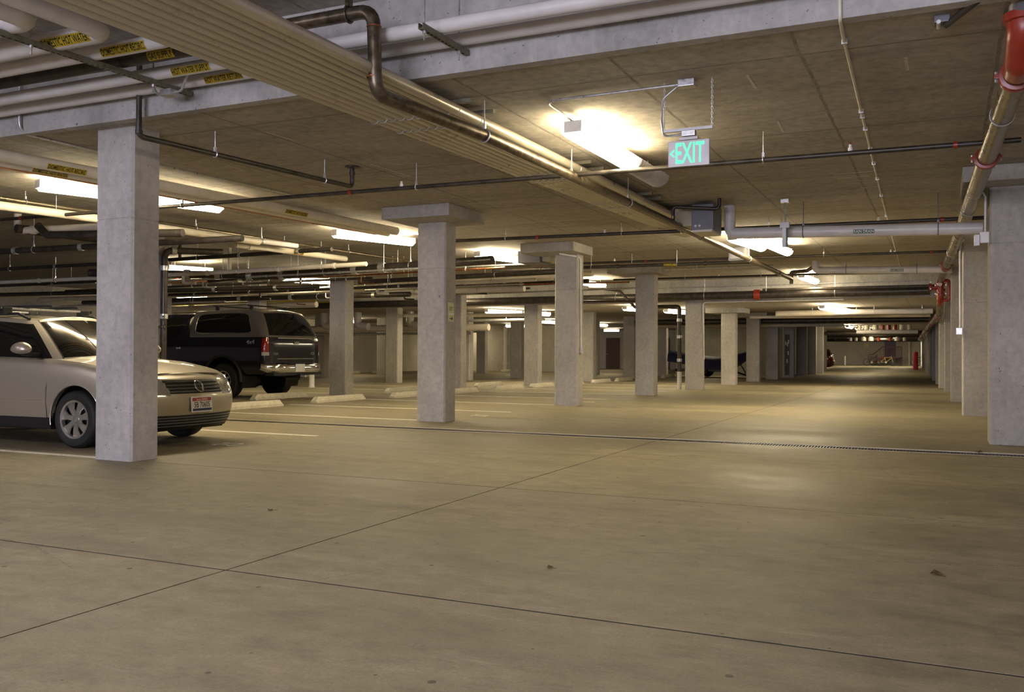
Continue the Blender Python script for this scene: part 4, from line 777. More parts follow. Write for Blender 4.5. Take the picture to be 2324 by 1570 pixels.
MB().tube([(-2.15, 0, .35), (-1.0, 0, .42), (.75, 0, .8)], .03, 8).obj('lower_rail', 'rail_maroon', st)
for k in range(12):
    x = -.85+.145*k; MB().tube([(x, 0, .8), (x, 0, 1.77)], .02, 6).obj('baluster', 'rail_maroon', st)
for k in range(6):
    x = -1.9+.17*k; MB().tube([(x, 0, .38), (x, 0, 1.0+.8*max(0, (x+1.8)/.9))], .014, 6).obj('baluster', 'rail_maroon', st)
d = MB().box(-5.15, -4.15, 95.93, 95.99, .82, 2.6).obj('door_3', 'door_violet'); tag(d, 'violet grey door at the top of the far stair', None, None, 'structure'); MB().box(-5.05, -4.2, 95.88, 95.93, 1.74, 1.82).obj('push_bar', 'white_metal', d)
def bike(loc, rz, mat, lab):
    o = thing('bicycle', lab, 'bicycle', loc, rz, 'bicycles by the far stair')
    for x in (-.52, .52):
        wv = MB().tube([(x+.32*math.cos(a), 0, .34+.32*math.sin(a)) for a in [2*PI*k/24 for k in range(24)]], .022, 6, closed=True).obj('wheel', 'asphalt_rubber', o, True)
        for k in range(6):
            a = PI*k/6; MB().tube([(x+.3*math.cos(a), 0, .34+.3*math.sin(a)), (x-.3*math.cos(a), 0, .34-.3*math.sin(a))], .004, 4).obj('spoke', 'galvanized', wv)
    fr = thing_part('frame', o)
    for p in (((-.52, 0, .34), (-.08, 0, .32)), ((-.08, 0, .32), (-.2, 0, .8)), ((-.2, 0, .76), (.38, 0, .78)), ((-.08, 0, .32), (.40, 0, .72)), ((-.52, 0, .34), (-.18, 0, .72)), ((.36, 0, .92), (.52, 0, .34))): MB().tube(p, .022, 8).obj('frame_tube', mat, fr)
    MB().tube([(.40, -.28, .98), (.36, 0, .94), (.40, .28, .98)], .014, 6).obj('handlebar', 'bike_black', o); MB().box(-.34, -.1, -.06, .06, .82, .87, .02).obj('saddle', 'bike_black', o); MB().lathe([(0, -.02), (.09, -.02), (.09, .02), (0, .02)], 14, (-.08, 0, .32), 'y').obj('crank', 'galvanized', o)
bike((-6.0, 92.2, 0), .35, 'bike_black', 'dark bicycle left of the stair'); bike((-5.5, 93.45, 0), -.1, 'red_bright', 'red framed bicycle overlapping the dark one'); bike((-4.75, 92.3, 0), .1, 'bike_yellow', 'yellow framed bicycle standing in front of the stair'); bike((-2.0, 92.5, 0), .6, 'bike_black', 'dark bicycle behind the red bollard'); bike((-1.7, 91.2, 0), -.4, 'bike_black', 'dark bicycle right of the red bollard')
bo = thing('bollard', 'red painted bollard near the end of the aisle', 'bollard', (-1.75, 70.0, 0)); MB().lathe([(0, 0), (.17, 0), (.17, 1.18), (.15, 1.23), (.08, 1.26), (0, 1.27)], 20).obj('post', 'red_bright', bo, True); MB().lathe([(.17, .02), (.2, .02), (.2, .0), (.17, 0)], 20).obj('foot_ring', 'red_paint', bo)
pipe('guard_post', 'short white guard post against the far wall', 'white_pvc', .08, [(-8.4, 92, 0), (-8.4, 92, .9)], cat='post')
gp = thing('guard_post', 'short white pipe post behind the tail of the pickup', 'post', (-17.2, 22.6, 0)); MB().lathe([(0, 0), (.1, 0), (.08, .05), (.08, .5), (0, .52)], 16).obj('post', 'white_pvc', gp, True)
pipe('insulated_pipe', 'pale upright pipe right of the far stair', 'cream_pvc', .11, [(-2.95, 95.8, 2.6), (-2.95, 95.8, 0)])
pipe('conduit', 'white upright conduit in the far right corner', 'white_metal', .07, [(-1.75, 90, 2.2), (-1.75, 90, 0)], cat='conduit')
ws_ = tag(MB().box(-7.0, -6.6, 95.94, 95.98, 1.75, 2.15).obj('wall_sign', 'sign_lime'), 'small faded sign on the far wall left of the stair', 'sign')
# leaf litter on the floor
def leaf(loc, rz, s, lab):
    o = tag(bpy.data.objects.new('dry_leaf', None), lab, 'leaf'); link(o); o.location = loc; o.rotation_euler = (0, 0, rz)
    mobj('blade', [(0, -.02*s, .001), (.018*s, -.006*s, .010*s), (.03*s, .012*s, .004), (.008*s, .026*s, .014*s), (-.018*s, .014*s, .003), (-.02*s, -.008*s, .011*s), (0, 0, .006*s)], [(0, 1, 6), (1, 2, 6), (2, 3, 6), (3, 4, 6), (4, 5, 6), (5, 0, 6)], 'leaf_brown', o)
    MB().tube([(0, -.02*s, .002), (.004*s, -.05*s, .006)], .0014*s, 5).obj('stalk', 'leaf_brown', o)
leaf((-.03, 4.95, 0), .6, 1.3, 'curled dry brown leaf lying on the floor at right'); leaf((.35, 11.32, 0), 0, 1.6, 'small brown leaf lying at the trench drain'); leaf((-1.77, 4.25, 0), 1.2, .8, 'tiny dry leaf in the middle of the near floor'); leaf((-4.1, 4.95, 0), 2., .9, 'pale dry leaf on the floor below the large column')
# ------------------------------------------------------------------ vehicles
def cat1(P, t):
    n = len(P)-1; i = min(int(t), n-1); f = t-i; p = [Vector(P[max(0, min(n, i+k))]) for k in (-1, 0, 1, 2)]
    if i == 0: p[0] = p[1]*2-p[2]
    if i == n-1: p[3] = p[2]*2-p[1]
    return .5*((2*p[1])+(-p[0]+p[2])*f+(2*p[0]-5*p[1]+4*p[2]-p[3])*f*f+(-p[0]+3*p[1]-3*p[2]+p[3])*f**3)
def lin(tab, x):
    if x <= tab[0][0]: return tab[0][1]
    for (a, p), (b_, q) in zip(tab[:-1], tab[1:]):
        if x <= b_: return p+(q-p)*(x-a)/(b_-a)
    return tab[-1][1]
def grid_parts(root, grid, key_fn, mats, sided, sub=None, names=None):
    """grid[i][j] = Vector of the +y half, or None; faces are grouped by key and mirrored"""
    groups = {}
    for s in (1, -1):
        for i in range(len(grid)-1):
            for j in range(len(grid[0])-1):
                q = [grid[i][j], grid[i+1][j], grid[i+1][j+1], grid[i][j+1]]
                ar = ((q[2]-q[0]).cross(q[3]-q[1])).length
                if ar < 1e-6: continue
                c = (q[0]+q[1]+q[2]+q[3])/4; k = key_fn(c, i, j)
                if k is None: continue
                kk = (k, s) if k in sided else (k, 0)
                g = groups.setdefault(kk, ({}, [], []))
                idx = []
                for (a, b_), p in zip(((i, j), (i+1, j), (i+1, j+1), (i, j+1)), q):
                    sk = 0 if abs(p.y) < 1e-5 else s; h = (a, b_, sk)
                    if h not in g[0]: g[0][h] = len(g[1]); g[1].append((p.x, p.y*s, p.z))
                    idx.append(g[0][h])
                idx = list(dict.fromkeys(idx))
                if len(idx) > 2: g[2].append(tuple(idx))
    out = {}
    for (k, s), (_, V, Fc) in groups.items():
        out[(k, s)] = mobj(k, V, Fc, mats[k], root, True, 32)
    return out
def wrap_grid(outline, prof, arches, n_u, n_v):
    ts = [k*(len(outline)-1)/4000 for k in range(4001)]; raw = [cat1(outline, t) for t in ts]; acc = [0]
    for a, b_ in zip(raw[:-1], raw[1:]): acc.append(acc[-1]+(b_-a).length)
    pts = []; j = 0
    for k in range(n_u+1):
        d = acc[-1]*k/n_u
        while j < 3999 and acc[j+1] < d: j += 1
        pts.append(raw[j].lerp(raw[j+1], (d-acc[j])/max(1e-9, acc[j+1]-acc[j])))
    grid = []
    for k, p in enumerate(pts):
        t = (pts[min(k+1, n_u)]-pts[max(k-1, 0)]).normalized(); nx, ny = -t.y, t.x     # outline runs front centre -> +y side -> rear
        if k == 0: nx, ny = 1, 0
        if k == n_u: nx, ny = -1, 0
        if nx*(p.x-pts[n_u//2].x)+ny*p.y < 0: nx, ny = -nx, -ny
        pr = prof(nx, ny, p.x); col = []; zl = -1
        for ax, az, R in arches:
            if abs(p.x-ax) < R and abs(ny) > .6: zl = max(zl, az+math.sqrt(R*R-(p.x-ax)**2))
        for r in range(n_v+1):
            q = cat1(pr, r*(len(pr)-1)/n_v); off, z = q.x, q.y
            if z < zl:
                z = zl
            col.append(Vector((p.x-nx*off, max(0, p.y-ny*off) if abs(p.y) > 1e-6 else 0, z)))
        grid.append(col)
    return grid
def blend(front, side, rear, ztop):
    def prof(nx, ny, x):
        wf, wr, wsd = max(nx, 0)**2, max(-nx, 0)**2, ny*ny; s = wf+wr+wsd; out = []; zt = ztop(x)
        for (fo, fz), (so, sz), (ro, rz) in zip(front, side, rear):
            sz2 = sz if sz < .5 else .5+(sz-.5)*(zt-.5)/(side[-1][1]-.5)
            out.append(Vector(((fo*wf+so*wsd+ro*wr)/s, (fz*wf+sz2*wsd+rz*wr)/s, 0)))
        return out
    return prof
def lid(root, name, edge, crown, mat, ny=8, wref=.75, zc=None):
    """crowned panel between the mirrored top edges"""
    V, Fc = [], []; m = 2*ny+1
    for p in edge:
        for k in range(m):
            t = -1+2*k/(m-1); V.append((p.x, p.y*t, p.z+((zc(p.x)-p.z) if zc else crown*min(1, p.y/wref))*(1-t*t)))
    for i in range(len(edge)-1): Fc += [(i*m+k, i*m+k+1, (i+1)*m+k+1, (i+1)*m+k) for k in range(m-1)]
    return mobj(name, V, Fc, mat, root, True, 40)
def loft_grid(base, roof, bulge, n_u, n_v):
    n = len(base)-1; g = []
    for k in range(n_u+1):
        u = n*k/n_u; a, b_ = cat1(base, u), cat1(roof, u); col = []
        d = (b_-a).normalized(); t = (cat1(base, min(n, u+.02))-cat1(base, max(0, u-.02))).normalized(); nn = t.cross(d)
        nn = -nn if nn.x*(a.x-cat1(base, n/2).x)+nn.y*a.y < 0 else nn
        for r in range(n_v+1):
            v_ = r/n_v; p = a.lerp(b_, v_)+nn*bulge*math.sin(PI*v_)
            if k in (0, n_u): p.y = 0
            col.append(p)
        g.append(col)
    return g, n
def wheel(root, x, y, z, r, wd, rim_r, spokes, rim_mat, side):
    wv = thing_part('wheel', root); wv.location = (x, y, z); s = side; h = wd/2
    MB().lathe([(rim_r*.98, -h*.92), (rim_r+.012, -h), (r-.03, -h), (r-.006, -h*.8), (r, -h*.45), (r, h*.45), (r-.006, h*.8), (r-.03, h), (rim_r+.012, h), (rim_r*.98, h*.92)], 44, (0, 0, 0), 'y').obj('tire', 'asphalt_rubber', wv, True, 40)
    MB().lathe([(0, -h*.1), (rim_r*.93, -h*.1), (rim_r*.98, -h*.9*1), (rim_r, -h*.95), (rim_r, h*.95), (rim_r*.98, h*.9), (rim_r*.9, h*.75), (rim_r*.88, h*.12), (0, h*.12)], 40, (0, 0, 0), 'y').obj('rim', 'black_plastic' if spokes else rim_mat, wv, True, 40)
    MB().lathe([(rim_r*.88, h*.55*s), (rim_r*.9, h*.92*s), (rim_r*1.0, h*.97*s), (rim_r*1.01, h*.9*s)], 40, (0, 0, 0), 'y').obj('rim_lip', rim_mat, wv, True, 40)
    for k in range(spokes):
        a = 2*PI*k/spokes+.25; mb = MB(); c, q = math.cos(a), math.sin(a); V = []
        for rr, hw, yy in ((rim_r*.16, .030, .62), (rim_r*.55, .033, .74), (rim_r*.93, .062 if spokes < 8 else .03, .60)):
            for w2, y2 in ((-hw, yy-.14), (-hw*.8, yy), (hw*.8, yy), (hw, yy-.14)): V.append((rr*c-w2*q, s*h*y2*1.15, rr*q+w2*c))
        mb.add(V, [(i*4+j, i*4+j+1, (i+1)*4+j+1, (i+1)*4+j) for i in range(2) for j in range(3)]+[(0, 1, 2, 3), (8, 9, 10, 11)]).obj('spoke', rim_mat, wv, True, 30)
    MB().lathe([(0, s*h*.86), (rim_r*.16, s*h*.84), (rim_r*.2, s*h*.72), (rim_r*.22, s*h*.3)], 24, (0, 0, 0), 'y').obj('hub_cap', rim_mat, wv, True, 40)
    return wv
def plate(root, c, ex, ey, wd, ht, rows):
    """licence plate: rows = (text, height, dy, material)"""
    ex, ey = Vector(ex).normalized(), Vector(ey).normalized(); n = ex.cross(ey); c = Vector(c); pt = thing_part('license_plate', root)
    def quad(name, x0, x1, y0, y1, d0, d1, mat):
        V = [c+ex*x+ey*y+n*d for d in (d0, d1) for x, y in ((x0, y0), (x1, y0), (x1, y1), (x0, y1))]
        return mobj(name, V, [(0, 3, 2, 1), (4, 5, 6, 7), (0, 1, 5, 4), (1, 2, 6, 5), (2, 3, 7, 6), (3, 0, 4, 7)], mat, pt)
    quad('plate_frame', -wd/2-.012, wd/2+.012, -ht/2-.012, ht/2+.012, -.006, .004, 'white_metal'); quad('plate_face', -wd/2, wd/2, -ht/2, ht/2, .004, .007, 'plate_white')
    return pt, c, ex, ey, quad
def build_wagon(root, paint):
    front = [(.12, .19), (.06, .25), (.02, .34), (0, .44), (0, .53), (.015, .595), (.055, .66), (.10, .725), (.15, .765), (.24, .795)]
    side = [(.06, .20), (.04, .27), (.014, .38), (0, .48), (0, .56), (.003, .64), (.012, .74), (.03, .84), (.055, .91), (.095, .95)]
    rear = [(.12, .25), (.05, .32), (.01, .42), (0, .5), (0, .56), (.03, .64), (.05, .73), (.07, .82), (.10, .90), (.13, .985)]
    zt = lambda x: lin([(-3.7, 1.0), (-2.4, 1.0), (-1.2, .985), (-.4, .97), (0, .94), (.4, .875), (.7, .82)], x)
    outline = [(.98, 0, 0), (.967, .25, 0), (.925, .49, 0), (.845, .69, 0), (.67, .805, 0), (.40, .852, 0), (0, .868, 0), (-.8, .873, 0), (-1.8, .873, 0), (-2.7, .862, 0), (-3.2, .835, 0), (-3.52, .75, 0), (-3.68, .58, 0), (-3.745, .3, 0), (-3.755, 0, 0)]
    AR = ((0, .316, .375), (-2.70, .316, .37))
    g = wrap_grid(outline, blend(front, side, rear, zt), AR, 230, 54)
    def key(c, i, j):
        x, y, z = c
        if x > .45 and z < .355: return 'lower_grille'
        if x > .25 and z < .30: return 'lower_grille'
        if z < .325 and x > -3.3: return 'sill'
        if x > .55 and y < .40+(z-.61)*.28 and .598 < z < .748: return 'grille'
        if x > .33 and y > .415+(z-.6)*.25 and .575+max(0, (y-.72))*.4 < z < .785 and y < .83: return 'headlamp'
        if x > .42 and z < .60: return 'front_bumper'
        if -1.50 < x < -.44 and z > .30 and y > .6: return 'front_door'
        if -2.45 < x < -1.515 and z > .30 and y > .6 and not (z < .62 and x < -2.3): return 'rear_door'
        if x < -3.45 and .62 < z < .9 and y > .5: return 'tail_lamp'
        if x > .42: return 'nose_panel'
        if x > -.45: return 'front_fender'
        if x > -1.6: return 'front_door'
        if x > -2.3 and z > .62: return 'rear_door'
        return 'rear_quarter'
    mats = dict(lower_grille='black_plastic', sill='black_plastic', grille='black_plastic', headlamp='headlamp_glass', front_bumper=paint, front_door=paint, rear_door=paint, tail_lamp='tail_red', nose_panel=paint, front_fender=paint, rear_quarter=paint)
    grid_parts(root, g, key, mats, {'front_door', 'rear_door', 'headlamp', 'tail_lamp', 'sill', 'front_fender'})
    edge = [c[-1] for c in g]
    hood_e = [p for p in edge if p.x > -.34]; lid(root, 'hood', hood_e, .085, paint, zc=lambda x: cat1([Vector((z, 0, 0)) for z in (.805, .865, .915, .955, .99, 1.015)], max(0, min(5, (.78-x)/.224))).x)
    lid(root, 'deck', [p for p in edge if p.x <= -.30], .02, 'black_plastic')
    base = [(-.20, 0, 1.0), (-.26, .42, .99), (-.50, .715, .965), (-.72, .765, .965), (-1.3, .785, .98), (-2.4, .775, .995), (-3.2, .735, 1.0), (-3.52, .63, 1.0), (-3.62, .35, 1.0), (-3.63, 0, 1.0)]
    roof = [(-.92, 0, 1.465), (-.95, .34, 1.455), (-1.08, .535, 1.42), (-1.25, .575, 1.435), (-1.7, .60, 1.465), (-2.4, .59, 1.455), (-3.0, .555, 1.405), (-3.27, .50, 1.375), (-3.36, .3, 1.38), (-3.37, 0, 1.385)]
    gg, n = loft_grid([Vector(p) for p in base], [Vector(p) for p in roof], .03, 200, 30)
    def wkey(c, i, j):
        u = n*(i+.5)/200; v_ = (j+.5)/30
        if u < 1.66 and .02 < v_ < .94: return 'windshield'
        if 1.66 <= u < 1.72: return 'windshield_seal'
        if 2.02 < u < 4.16 and .03 < v_ < .91: return 'front_door_glass'
        if 4.16 <= u < 9.1 and .03 < v_ < .91:
            if u < 4.26: return 'pillar_trim'
            if u < 5.03: return 'rear_door_glass'
            if 5.15 < u < 5.95: return 'cargo_glass'
            if u > 7.5: return 'rear_glass'
        return 'cabin_frame'
    grid_parts(root, gg, wkey, dict(windshield='car_glass', windshield_seal='black_plastic', front_door_glass='car_glass', pillar_trim='black_plastic', rear_door_glass='car_glass', cargo_glass='car_glass', rear_glass='car_glass', cabin_frame=paint), {'front_door_glass', 'rear_door_glass', 'cargo_glass', 'pillar_trim', 'windshield_seal'})
    lid(root, 'roof', [c[-1] for c in gg], .045, paint, wref=.55)
    # grille bars, emblem
    gr = thing_part('grille_bars', root)
    for z in (.618, .652, .688, .725):
        pts = []
        for k in range(21):
            y = -.415+.83*k/20; best = min((p for c in g[:60] for p in c), key=lambda p: abs(p.y-abs(y))*3+abs(p.z-z)); pts.append((best.x+.006, y, z))
        MB().tube(pts, .007, 6).obj('bar', 'chrome' if z > .70 else 'gray_box', gr, True)
    em = thing_part('emblem', root); ecx, ecz = .955, .675
    def rim_pt(a, r): return Vector((ecx-.55*(r*math.sin(a)), r*math.cos(a), ecz+r*math.sin(a)))
    MB().tube([rim_pt(2*PI*k/28, .062) for k in range(28)], .0065, 6, closed=True).obj('ring', 'chrome', em, True)
    def stroke(pts):
        MB().tube([(ecx-.55*z+.002, y, ecz+z) for y, z in pts], .005, 6).obj('stroke', 'chrome', em, True)
    stroke([(-.028, .055), (0, .005), (.028, .055)]); stroke([(-.055, .028), (-.028, -.052), (0, -.008), (.028, -.052), (.055, .028)])
    # mouldings, handles, mirrors
    for s in (-1, 1):
        MB().tube([(x, s*(.872), .525) for x in (-.5, -1.0, -1.48)], .013, 8).obj('side_moulding', paint, root, True)
        MB().tube([(x, s*(.872), .53) for x in (-1.53, -2.0, -2.28)], .013, 8).obj('side_moulding', paint, root, True)
        for x in (-1.40, -2.34): MB().box(x-.09, x+.09, s*.855-.03*(s < 0), s*.855+.03*(s > 0), .80, .835, .012).obj('door_handle', paint, root)
        for x, z0, z1 in ((-.435, .30, .905), (-1.508, .30, .93)): MB().tube([(x+.02*(z1 > .92)*0, s*(.874-lin([(.3, .02), (.5, 0), (.66, .004), (.82, .032), (.93, .09)], z)), z) for z in [z0+(z1-z0)*k/10 for k in range(11)]], .0035, 5).obj('door_gap', 'black_ink', root, True)
        MB().tube([(-.55, s*.80, .97), (-.72, s*.79, .972), (-1.3, s*.805, .988), (-2.4, s*.795, 1.0)], .009, 6).obj('belt_strip', 'chrome', root, True)
        mr = thing_part('side_mirror', root); mr.location = (-.70, s*.965, 1.065)
        bm = bmesh.new(); bmesh.ops.create_uvsphere(bm, u_segments=20, v_segments=12, radius=1)
        for q in bm.verts: q.co = Vector((q.co.x*(.155 if q.co.x < 0 else .12), q.co.y*.085, (q.co.z*.085+.015) if q.co.z > 0 else (q.co.z*.05+.015)))
        me = bpy.data.meshes.new('housing'); bm.to_mesh(me); bm.free(); me.materials.append(M(paint)); me.polygons.foreach_set('use_smooth', [True]*len(me.polygons)); link(bpy.data.objects.new('housing', me), mr)
        MB().box(-.02, .03, -.22*(s > 0)-.0, .22*(s < 0), -.055, -.02, .008).obj('stalk', 'black_plastic', mr)
    for x, s in ((0, 1), (0, -1), (-2.7, 1), (-2.7, -1)):
        wheel(root, x, s*.775, .316, .316, .205, .212, 7, 'alloy', s)
        MB().tube([(x+.377*math.cos(a), s*.862, .316+.377*math.sin(a)) for a in [PI*(-.06+1.12*k/24) for k in range(25)]], .006, 6).obj('arch_lip', paint, root, True)
        well = MB(); R = .39; V = []
        for yy in (.45, .855):
            V += [(x+R*math.cos(a), s*yy, .316+R*math.sin(a)) for a in [PI*(-.1+1.2*k/16) for k in range(17)]]
        well.add(V, [(k, k+1, 18+k, 17+k) for k in range(16)]+[tuple(range(17))]).obj('wheel_well', 'black_plastic', root)
    MB().box(-3.4, .72, -.66, .66, .17, .24).obj('underbody', 'black_plastic', root); MB().box(.40, .76, -.42, .42, .22, .66).obj('radiator', 'black_ink', root)
    # roof rails and bars
    for s in (-1, 1):
        MB().tube(fillet([(-1.12, s*.53, 1.44), (-1.3, s*.54, 1.505), (-2.9, s*.53, 1.50), (-3.1, s*.5, 1.40)], .1), .017, 8).obj('roof_rail', 'black_plastic', root, True)
    for x in (-1.5, -2.45):
        rb = thing_part('roof_bar', root); MB().box(x-.03, x+.03, -.66, .66, 1.56, 1.585, .008).obj('bar', 'galvanized', rb)
        for s in (-1, 1): MB().box(x-.05, x+.05, s*.56-.06, s*.56+.06, 1.49, 1.59, .012).obj('bar_foot', 'black_plastic', rb); MB().box(x-.034, x+.034, s*.66-.02, s*.66+.02, 1.555, 1.59, .006).obj('bar_cap', 'black_plastic', rb)
    MB().box(-2.7, -1.1, -.30, -.24, 1.585, 1.62, .01).obj('ski_carrier', 'black_plastic', root); MB().box(-2.7, -1.15, .12, .18, 1.585, 1.62, .01).obj('ski_carrier', 'black_plastic', root)
    # lower grille slats
    for z in (.235, .268, .30, .33):
        pts = []
        for k in range(21):
            y = -.62+1.24*k/20; best = min((p for c in g[:70] for p in c), key=lambda p: abs(p.y-abs(y))*3+abs(p.z-z)); pts.append((best.x+.004, y, z))
        MB().tube(pts, .006, 5).obj('lower_grille_slat', 'gray_box', root, True)
wag = thing('station_wagon', 'silver station wagon with roof bars parked behind the large near column', 'car', (-8.64, 8.0, 0), math.radians(1.5))
build_wagon(wag, 'silver_paint')
pt, c, ex_, ey_, quad = plate(wag, (.995, 0, .47), (0, 1, 0), (-.08, 0, 1), .305, .152, None)
quad('red_band', -.150, .150, .036, .074, .0072, .0080, 'plate_red'); quad('blue_band', -.150, .150, -.074, -.046, .0072, .0080, 'plate_blue')
flat_text('5B 70605', .066, c-ey_*.004, ex_, ey_, 'black_ink', pt, condense=.74, off=.0085)
flat_text('Scenic IDAHO', .022, c+ey_*.055, ex_, ey_, 'white_ink', pt, off=.0086)
def build_truck(root, paint, capm):
    front = [(.05, .55), (.02, .62), (0, .72), (0, .85), (0, .98), (.02, 1.1), (.05, 1.2), (.12, 1.27)]
    side = [(.05, .56), (.03, .62), (.01, .70), (0, .85), (0, 1.0), (.0, 1.15), (.02, 1.28), (.045, 1.385)]
    rear = [(.02, .62), (.01, .68), (0, .76), (0, .88), (0, 1.0), (0, 1.15), (.005, 1.28), (.02, 1.385)]
    outline = [(5.62, 0, 0), (5.6, .5, 0), (5.5, .85, 0), (5.2, .98, 0), (4.6, 1.005, 0), (3.5, 1.01, 0), (2.4, 1.01, 0), (1.2, 1.012, 0), (.4, 1.01, 0), (.12, 1.0, 0), (.02, .94, 0), (0, .80, 0), (0, .4, 0), (0, 0, 0)]
    AR = ((1.22, .42, .53), (4.72, .42, .53))
    g = wrap_grid(outline, blend(front, side, rear, lambda x: 1.385 if x < 3.7 else lin([(3.7, 1.385), (5.0, 1.30), (5.6, 1.24)], x)), AR, 200, 40)
    def key(c, i, j):
        x, y, z = c
        if x < .06 and y < .85 and z > .84: return 'tailgate'
        if x < .13 and y >= .865 and .98 < z < 1.37: return 'tail_lamp_red' if z > 1.05 else 'reverse_lamp'
        if 2.36 < x < 3.42 and y > .8: return 'front_door'
        if x < 2.34: return 'bed_side'
        return 'cab_body'
    ps = grid_parts(root, g, key, dict(tailgate=paint, tail_lamp_red='tail_red', reverse_lamp='lamp_clear', front_door=paint, bed_side=paint, cab_body=paint), {'tail_lamp_red', 'reverse_lamp', 'front_door', 'bed_side'})
    e = [c[-1] for c in g]; lid(root, 'hood', [p for p in e if p.x > 3.6], .06, paint); lid(root, 'bed_floor', [p for p in e if p.x <= 3.65], .0, 'black_plastic')
    # cab
    base = [(3.95, 0, 1.385), (3.9, .5, 1.38), (3.72, .86, 1.375), (3.4, .93, 1.375), (2.9, .94, 1.375), (2.5, .94, 1.375), (2.38, .88, 1.375), (2.36, .5, 1.375), (2.36, 0, 1.375)]
    roof = [(3.38, 0, 1.955), (3.35, .4, 1.95), (3.22, .70, 1.92), (3.0, .745, 1.93), (2.8, .755, 1.935), (2.6, .75, 1.93), (2.48, .70, 1.92), (2.44, .4, 1.935), (2.44, 0, 1.94)]
    gg, n = loft_grid([Vector(p) for p in base], [Vector(p) for p in roof], .02, 90, 20)
    def wkey(c, i, j):
        u = n*(i+.5)/90; v_ = (j+.5)/20
        if u < 1.7 and .05 < v_ < .93: return 'windshield'
        if 2.25 < u < 4.85 and .06 < v_ < .86: return 'door_glass'
        if u > 6.4 and .15 < v_ < .85: return 'rear_cab_glass'
        return 'cab_frame'
    grid_parts(root, gg, wkey, dict(windshield='car_glass', door_glass='car_glass', rear_cab_glass='car_glass', cab_frame=paint), {'door_glass'})
    lid(root, 'roof', [c[-1] for c in gg], .04, paint, wref=.7)
    # topper
    base = [(2.30, 0, 1.39), (2.30, .6, 1.39), (2.27, .93, 1.39), (2.1, .965, 1.39), (1.2, .97, 1.39), (.35, .965, 1.39), (.10, .93, 1.39), (.01, .80, 1.39), (-.01, .4, 1.39), (-.015, 0, 1.39)]
    roof = [(2.25, 0, 2.02), (2.25, .55, 2.01), (2.22, .78, 1.98), (2.06, .82, 1.985), (1.2, .835, 2.015), (.62, .82, 2.0), (.42, .77, 1.97), (.34, .64, 1.965), (.29, .32, 1.985), (.28, 0, 1.99)]
    gg, n = loft_grid([Vector(p) for p in base], [Vector(p) for p in roof], .035, 260, 60)
    def tkey(c, i, j):
        u = n*(i+.5)/260; v_ = (j+.5)/60; x = c.x
        if u > 6.75 and .06 < v_ < .93: return 'rear_hatch_glass'
        return 'topper_shell'
    grid_parts(root, gg, tkey, dict(rear_hatch_glass='car_glass', topper_shell=capm), set())
    B_, R_ = [Vector(p) for p in base], [Vector(p) for p in roof]
    def S(u, v_, off):
        a, b_ = cat1(B_, u), cat1(R_, u); d = (b_-a).normalized(); t = (cat1(B_, u+.02)-cat1(B_, u-.02)).normalized(); nn = t.cross(d); nn = -nn if nn.y < 0 else nn
        return a.lerp(b_, v_)+nn*(.035*math.sin(PI*v_)+off)
    for s in (1, -1):
        V, Fc, NB = [], [], 72
        for rr in range(1, 11):
            for k in range(NB):
                a = 2*PI*k/NB; ca, sa = math.cos(a), math.sin(a); q = (abs(ca)**7+abs(sa)**7)**(-1/7)*rr/10
                p = S(3.99+.97*q*ca, .50+.37*q*sa, .006); V.append((p.x, p.y*s, p.z))
        for rr in range(9): Fc += [(rr*NB+k, rr*NB+(k+1) % NB, (rr+1)*NB+(k+1) % NB, (rr+1)*NB+k) for k in range(NB)]
        Fc.append(tuple(range(NB))); mobj('side_window', V, Fc, 'car_glass', root, True, 60)
        MB().tube(V[9*NB:10*NB], .010, 6, closed=True).obj('window_trim', 'pewter_paint', root, True)
    lid(root, 'topper_roof', [c[-1] for c in gg], .05, capm, wref=.8)
    for x in (.75, 1.75):
        rb = thing_part('roof_rack', root); MB().tube([(x, -.72, 2.115), (x, .72, 2.115)], .016, 8).obj('bar', 'black_plastic', rb)
        for s in (-.6, .6): MB().box(x-.04, x+.04, s-.025, s+.025, 2.0, 2.11, .006).obj('foot', 'black_plastic', rb)
    # rear bumper
    V = []; ys_ = [-1.03, -1.015, -.95, -.85, -.72, -.5, -.3, 0, .3, .5, .72, .85, .95, 1.015, 1.03]
    for y in ys_:
        a = abs(y); xo = -.17 if a < .6 else -.17+.26*((a-.6)/.43)**2.2; zl = .575 if a < .8 else .575+.09*((a-.8)/.23)**2
        V += [(.12, y, zl+.03), (xo+.05, y, zl), (xo+.012, y, zl+.02), (xo, y, zl+.08), (xo+.003, y, .735), (xo+.02, y, .785), (xo+.06, y, .80), (.12, y, .80)]
    n8 = len(ys_); bp = mobj('rear_bumper', V, [(i*8+k, i*8+(k+1) % 8, (i+1)*8+(k+1) % 8, (i+1)*8+k) for i in range(n8-1) for k in range(8)]+[tuple(range(8)), tuple((n8-1)*8+k for k in range(8))], 'chrome', root, True, 50)
    MB().prism([(.10, -.9), (-.1, -.88), (-.14, .88), (.10, .9)], .53, .60, 'z').obj('bumper_apron', 'black_plastic', root); MB().box(-.19, -.02, -.42, .42, .795, .815, .006).obj('bumper_step', 'black_plastic', root)
    MB().box(-.2, .3, -.05, .05, .47, .56, .008).obj('hitch', 'black_plastic', root); MB().box(-.32, -.18, -.03, .03, .49, .53, .006).obj('hitch_bar', 'galvanized', root)
    MB().box(-.03, -.0, -.62, .62, 1.36, 1.385, .004).obj('tailgate_trim', 'chrome', root); MB().box(-.022, .0, -.14, .02, 1.245, 1.30, .006).obj('tailgate_handle', 'pewter_paint', root); MB().box(-.012, .0, -.70, .62, .90, .915, .003).obj('tailgate_strip', 'chrome', root)
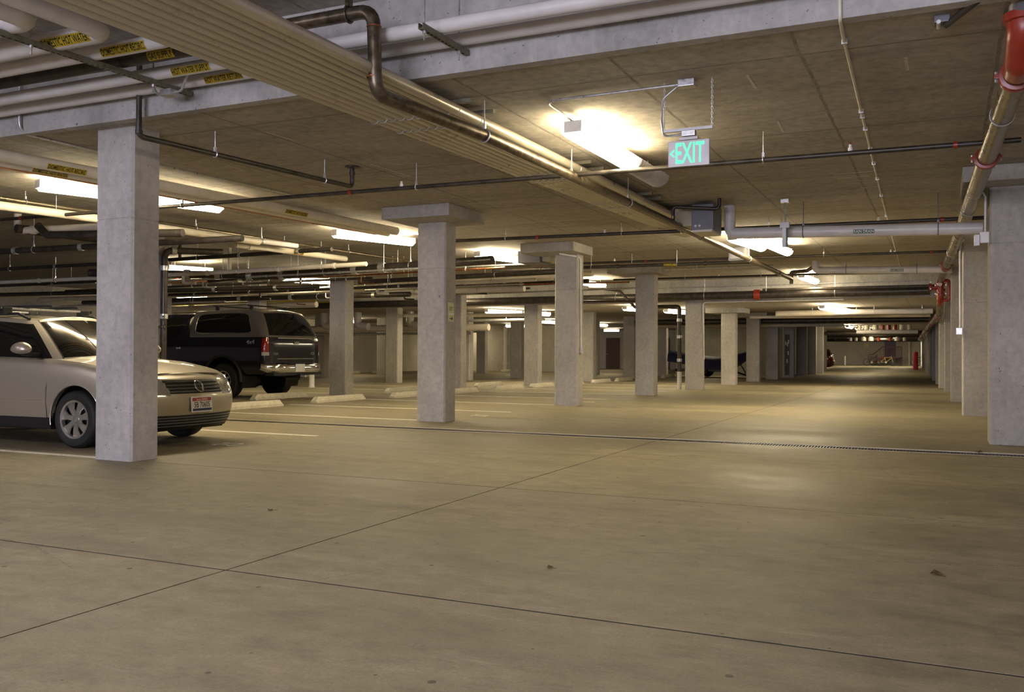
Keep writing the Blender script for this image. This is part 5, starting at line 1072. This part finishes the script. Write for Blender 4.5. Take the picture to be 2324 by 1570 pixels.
    for s in (1, -1):
        for x in (1.22, 4.72):
            wheel(root, x, s*.86, .405, .405, .27, .225, 8, 'chrome', s)
            MB().tube([(x+.545*math.cos(a), s*1.02, .42+.545*math.sin(a)) for a in [PI*(-.02+1.04*k/20) for k in range(21)]], .03, 8).obj('fender_flare', 'black_plastic', root, True)
            well = MB(); V = []
            for yy in (.5, .99): V += [(x+.56*math.cos(a), s*yy, .42+.56*math.sin(a)) for a in [PI*(-.1+1.2*k/16) for k in range(17)]]
            well.add(V, [(k, k+1, 18+k, 17+k) for k in range(16)]+[tuple(range(17))]).obj('wheel_well', 'black_ink', root)
        MB().box(2.50, 2.62, s*1.005-.012, s*1.005+.012, 1.12, 1.16, .006).obj('door_handle', 'chrome', root)
    MB().tube([(1.22, -.7, .40), (1.22, -.2, .40)], .05, 10).obj('axle', 'black_plastic', root); MB().tube([(1.22, .7, .40), (1.22, .2, .40)], .05, 10).obj('axle', 'black_plastic', root)
    MB().lathe([(0, -.2), (.1, -.19), (.17, -.1), (.18, 0), (.17, .1), (.1, .19), (0, .2)], 20, (1.22, 0, .40), 'y').obj('differential', 'black_plastic', root, True); MB().box(.1, 5.3, -.5, .5, .50, .64).obj('chassis', 'black_plastic', root)
TKX, TKY = -13.52, 17.12
trk = thing('pickup_truck', 'dark navy pickup with a grey topper parked nose to the wall', 'truck', (TKX, TKY, 0), PI)
build_truck(trk, 'navy_paint', 'pewter_paint')
fs = [o for o in trk.children if o.name.startswith('bed_side')]
flat_text('4x4', .10, (.42, 1.012, 1.285), (-1, 0, 0), (-.15, 0, 1), 'chrome', trk, 'badge', 1.1)
flat_text('F250', .055, (-.002, .66, 1.02), (0, -1, 0), (0, 0, 1), 'chrome', trk, 'badge', 1.1); MB().tube([(-.004, -.66+.055*math.cos(a), 1.03+.028*math.sin(a)) for a in [2*PI*k/20 for k in range(20)]], .006, 6, closed=True).obj('badge', 'chrome', trk, True)
pt, c, ex_, ey_, quad = plate(trk, (-.178, .02, .70), (0, -1, 0), (0, 0, 1), .305, .152, None)
def far_car(name, lab, paint, loc, rz):
    o = thing(name, lab, 'car', loc, rz); build_wagon(o, paint); return o
far_car('parked_car', 'dark red car far down the aisle showing one tail lamp', 'maroon_paint', (-10.45, 66.3, 0), PI)
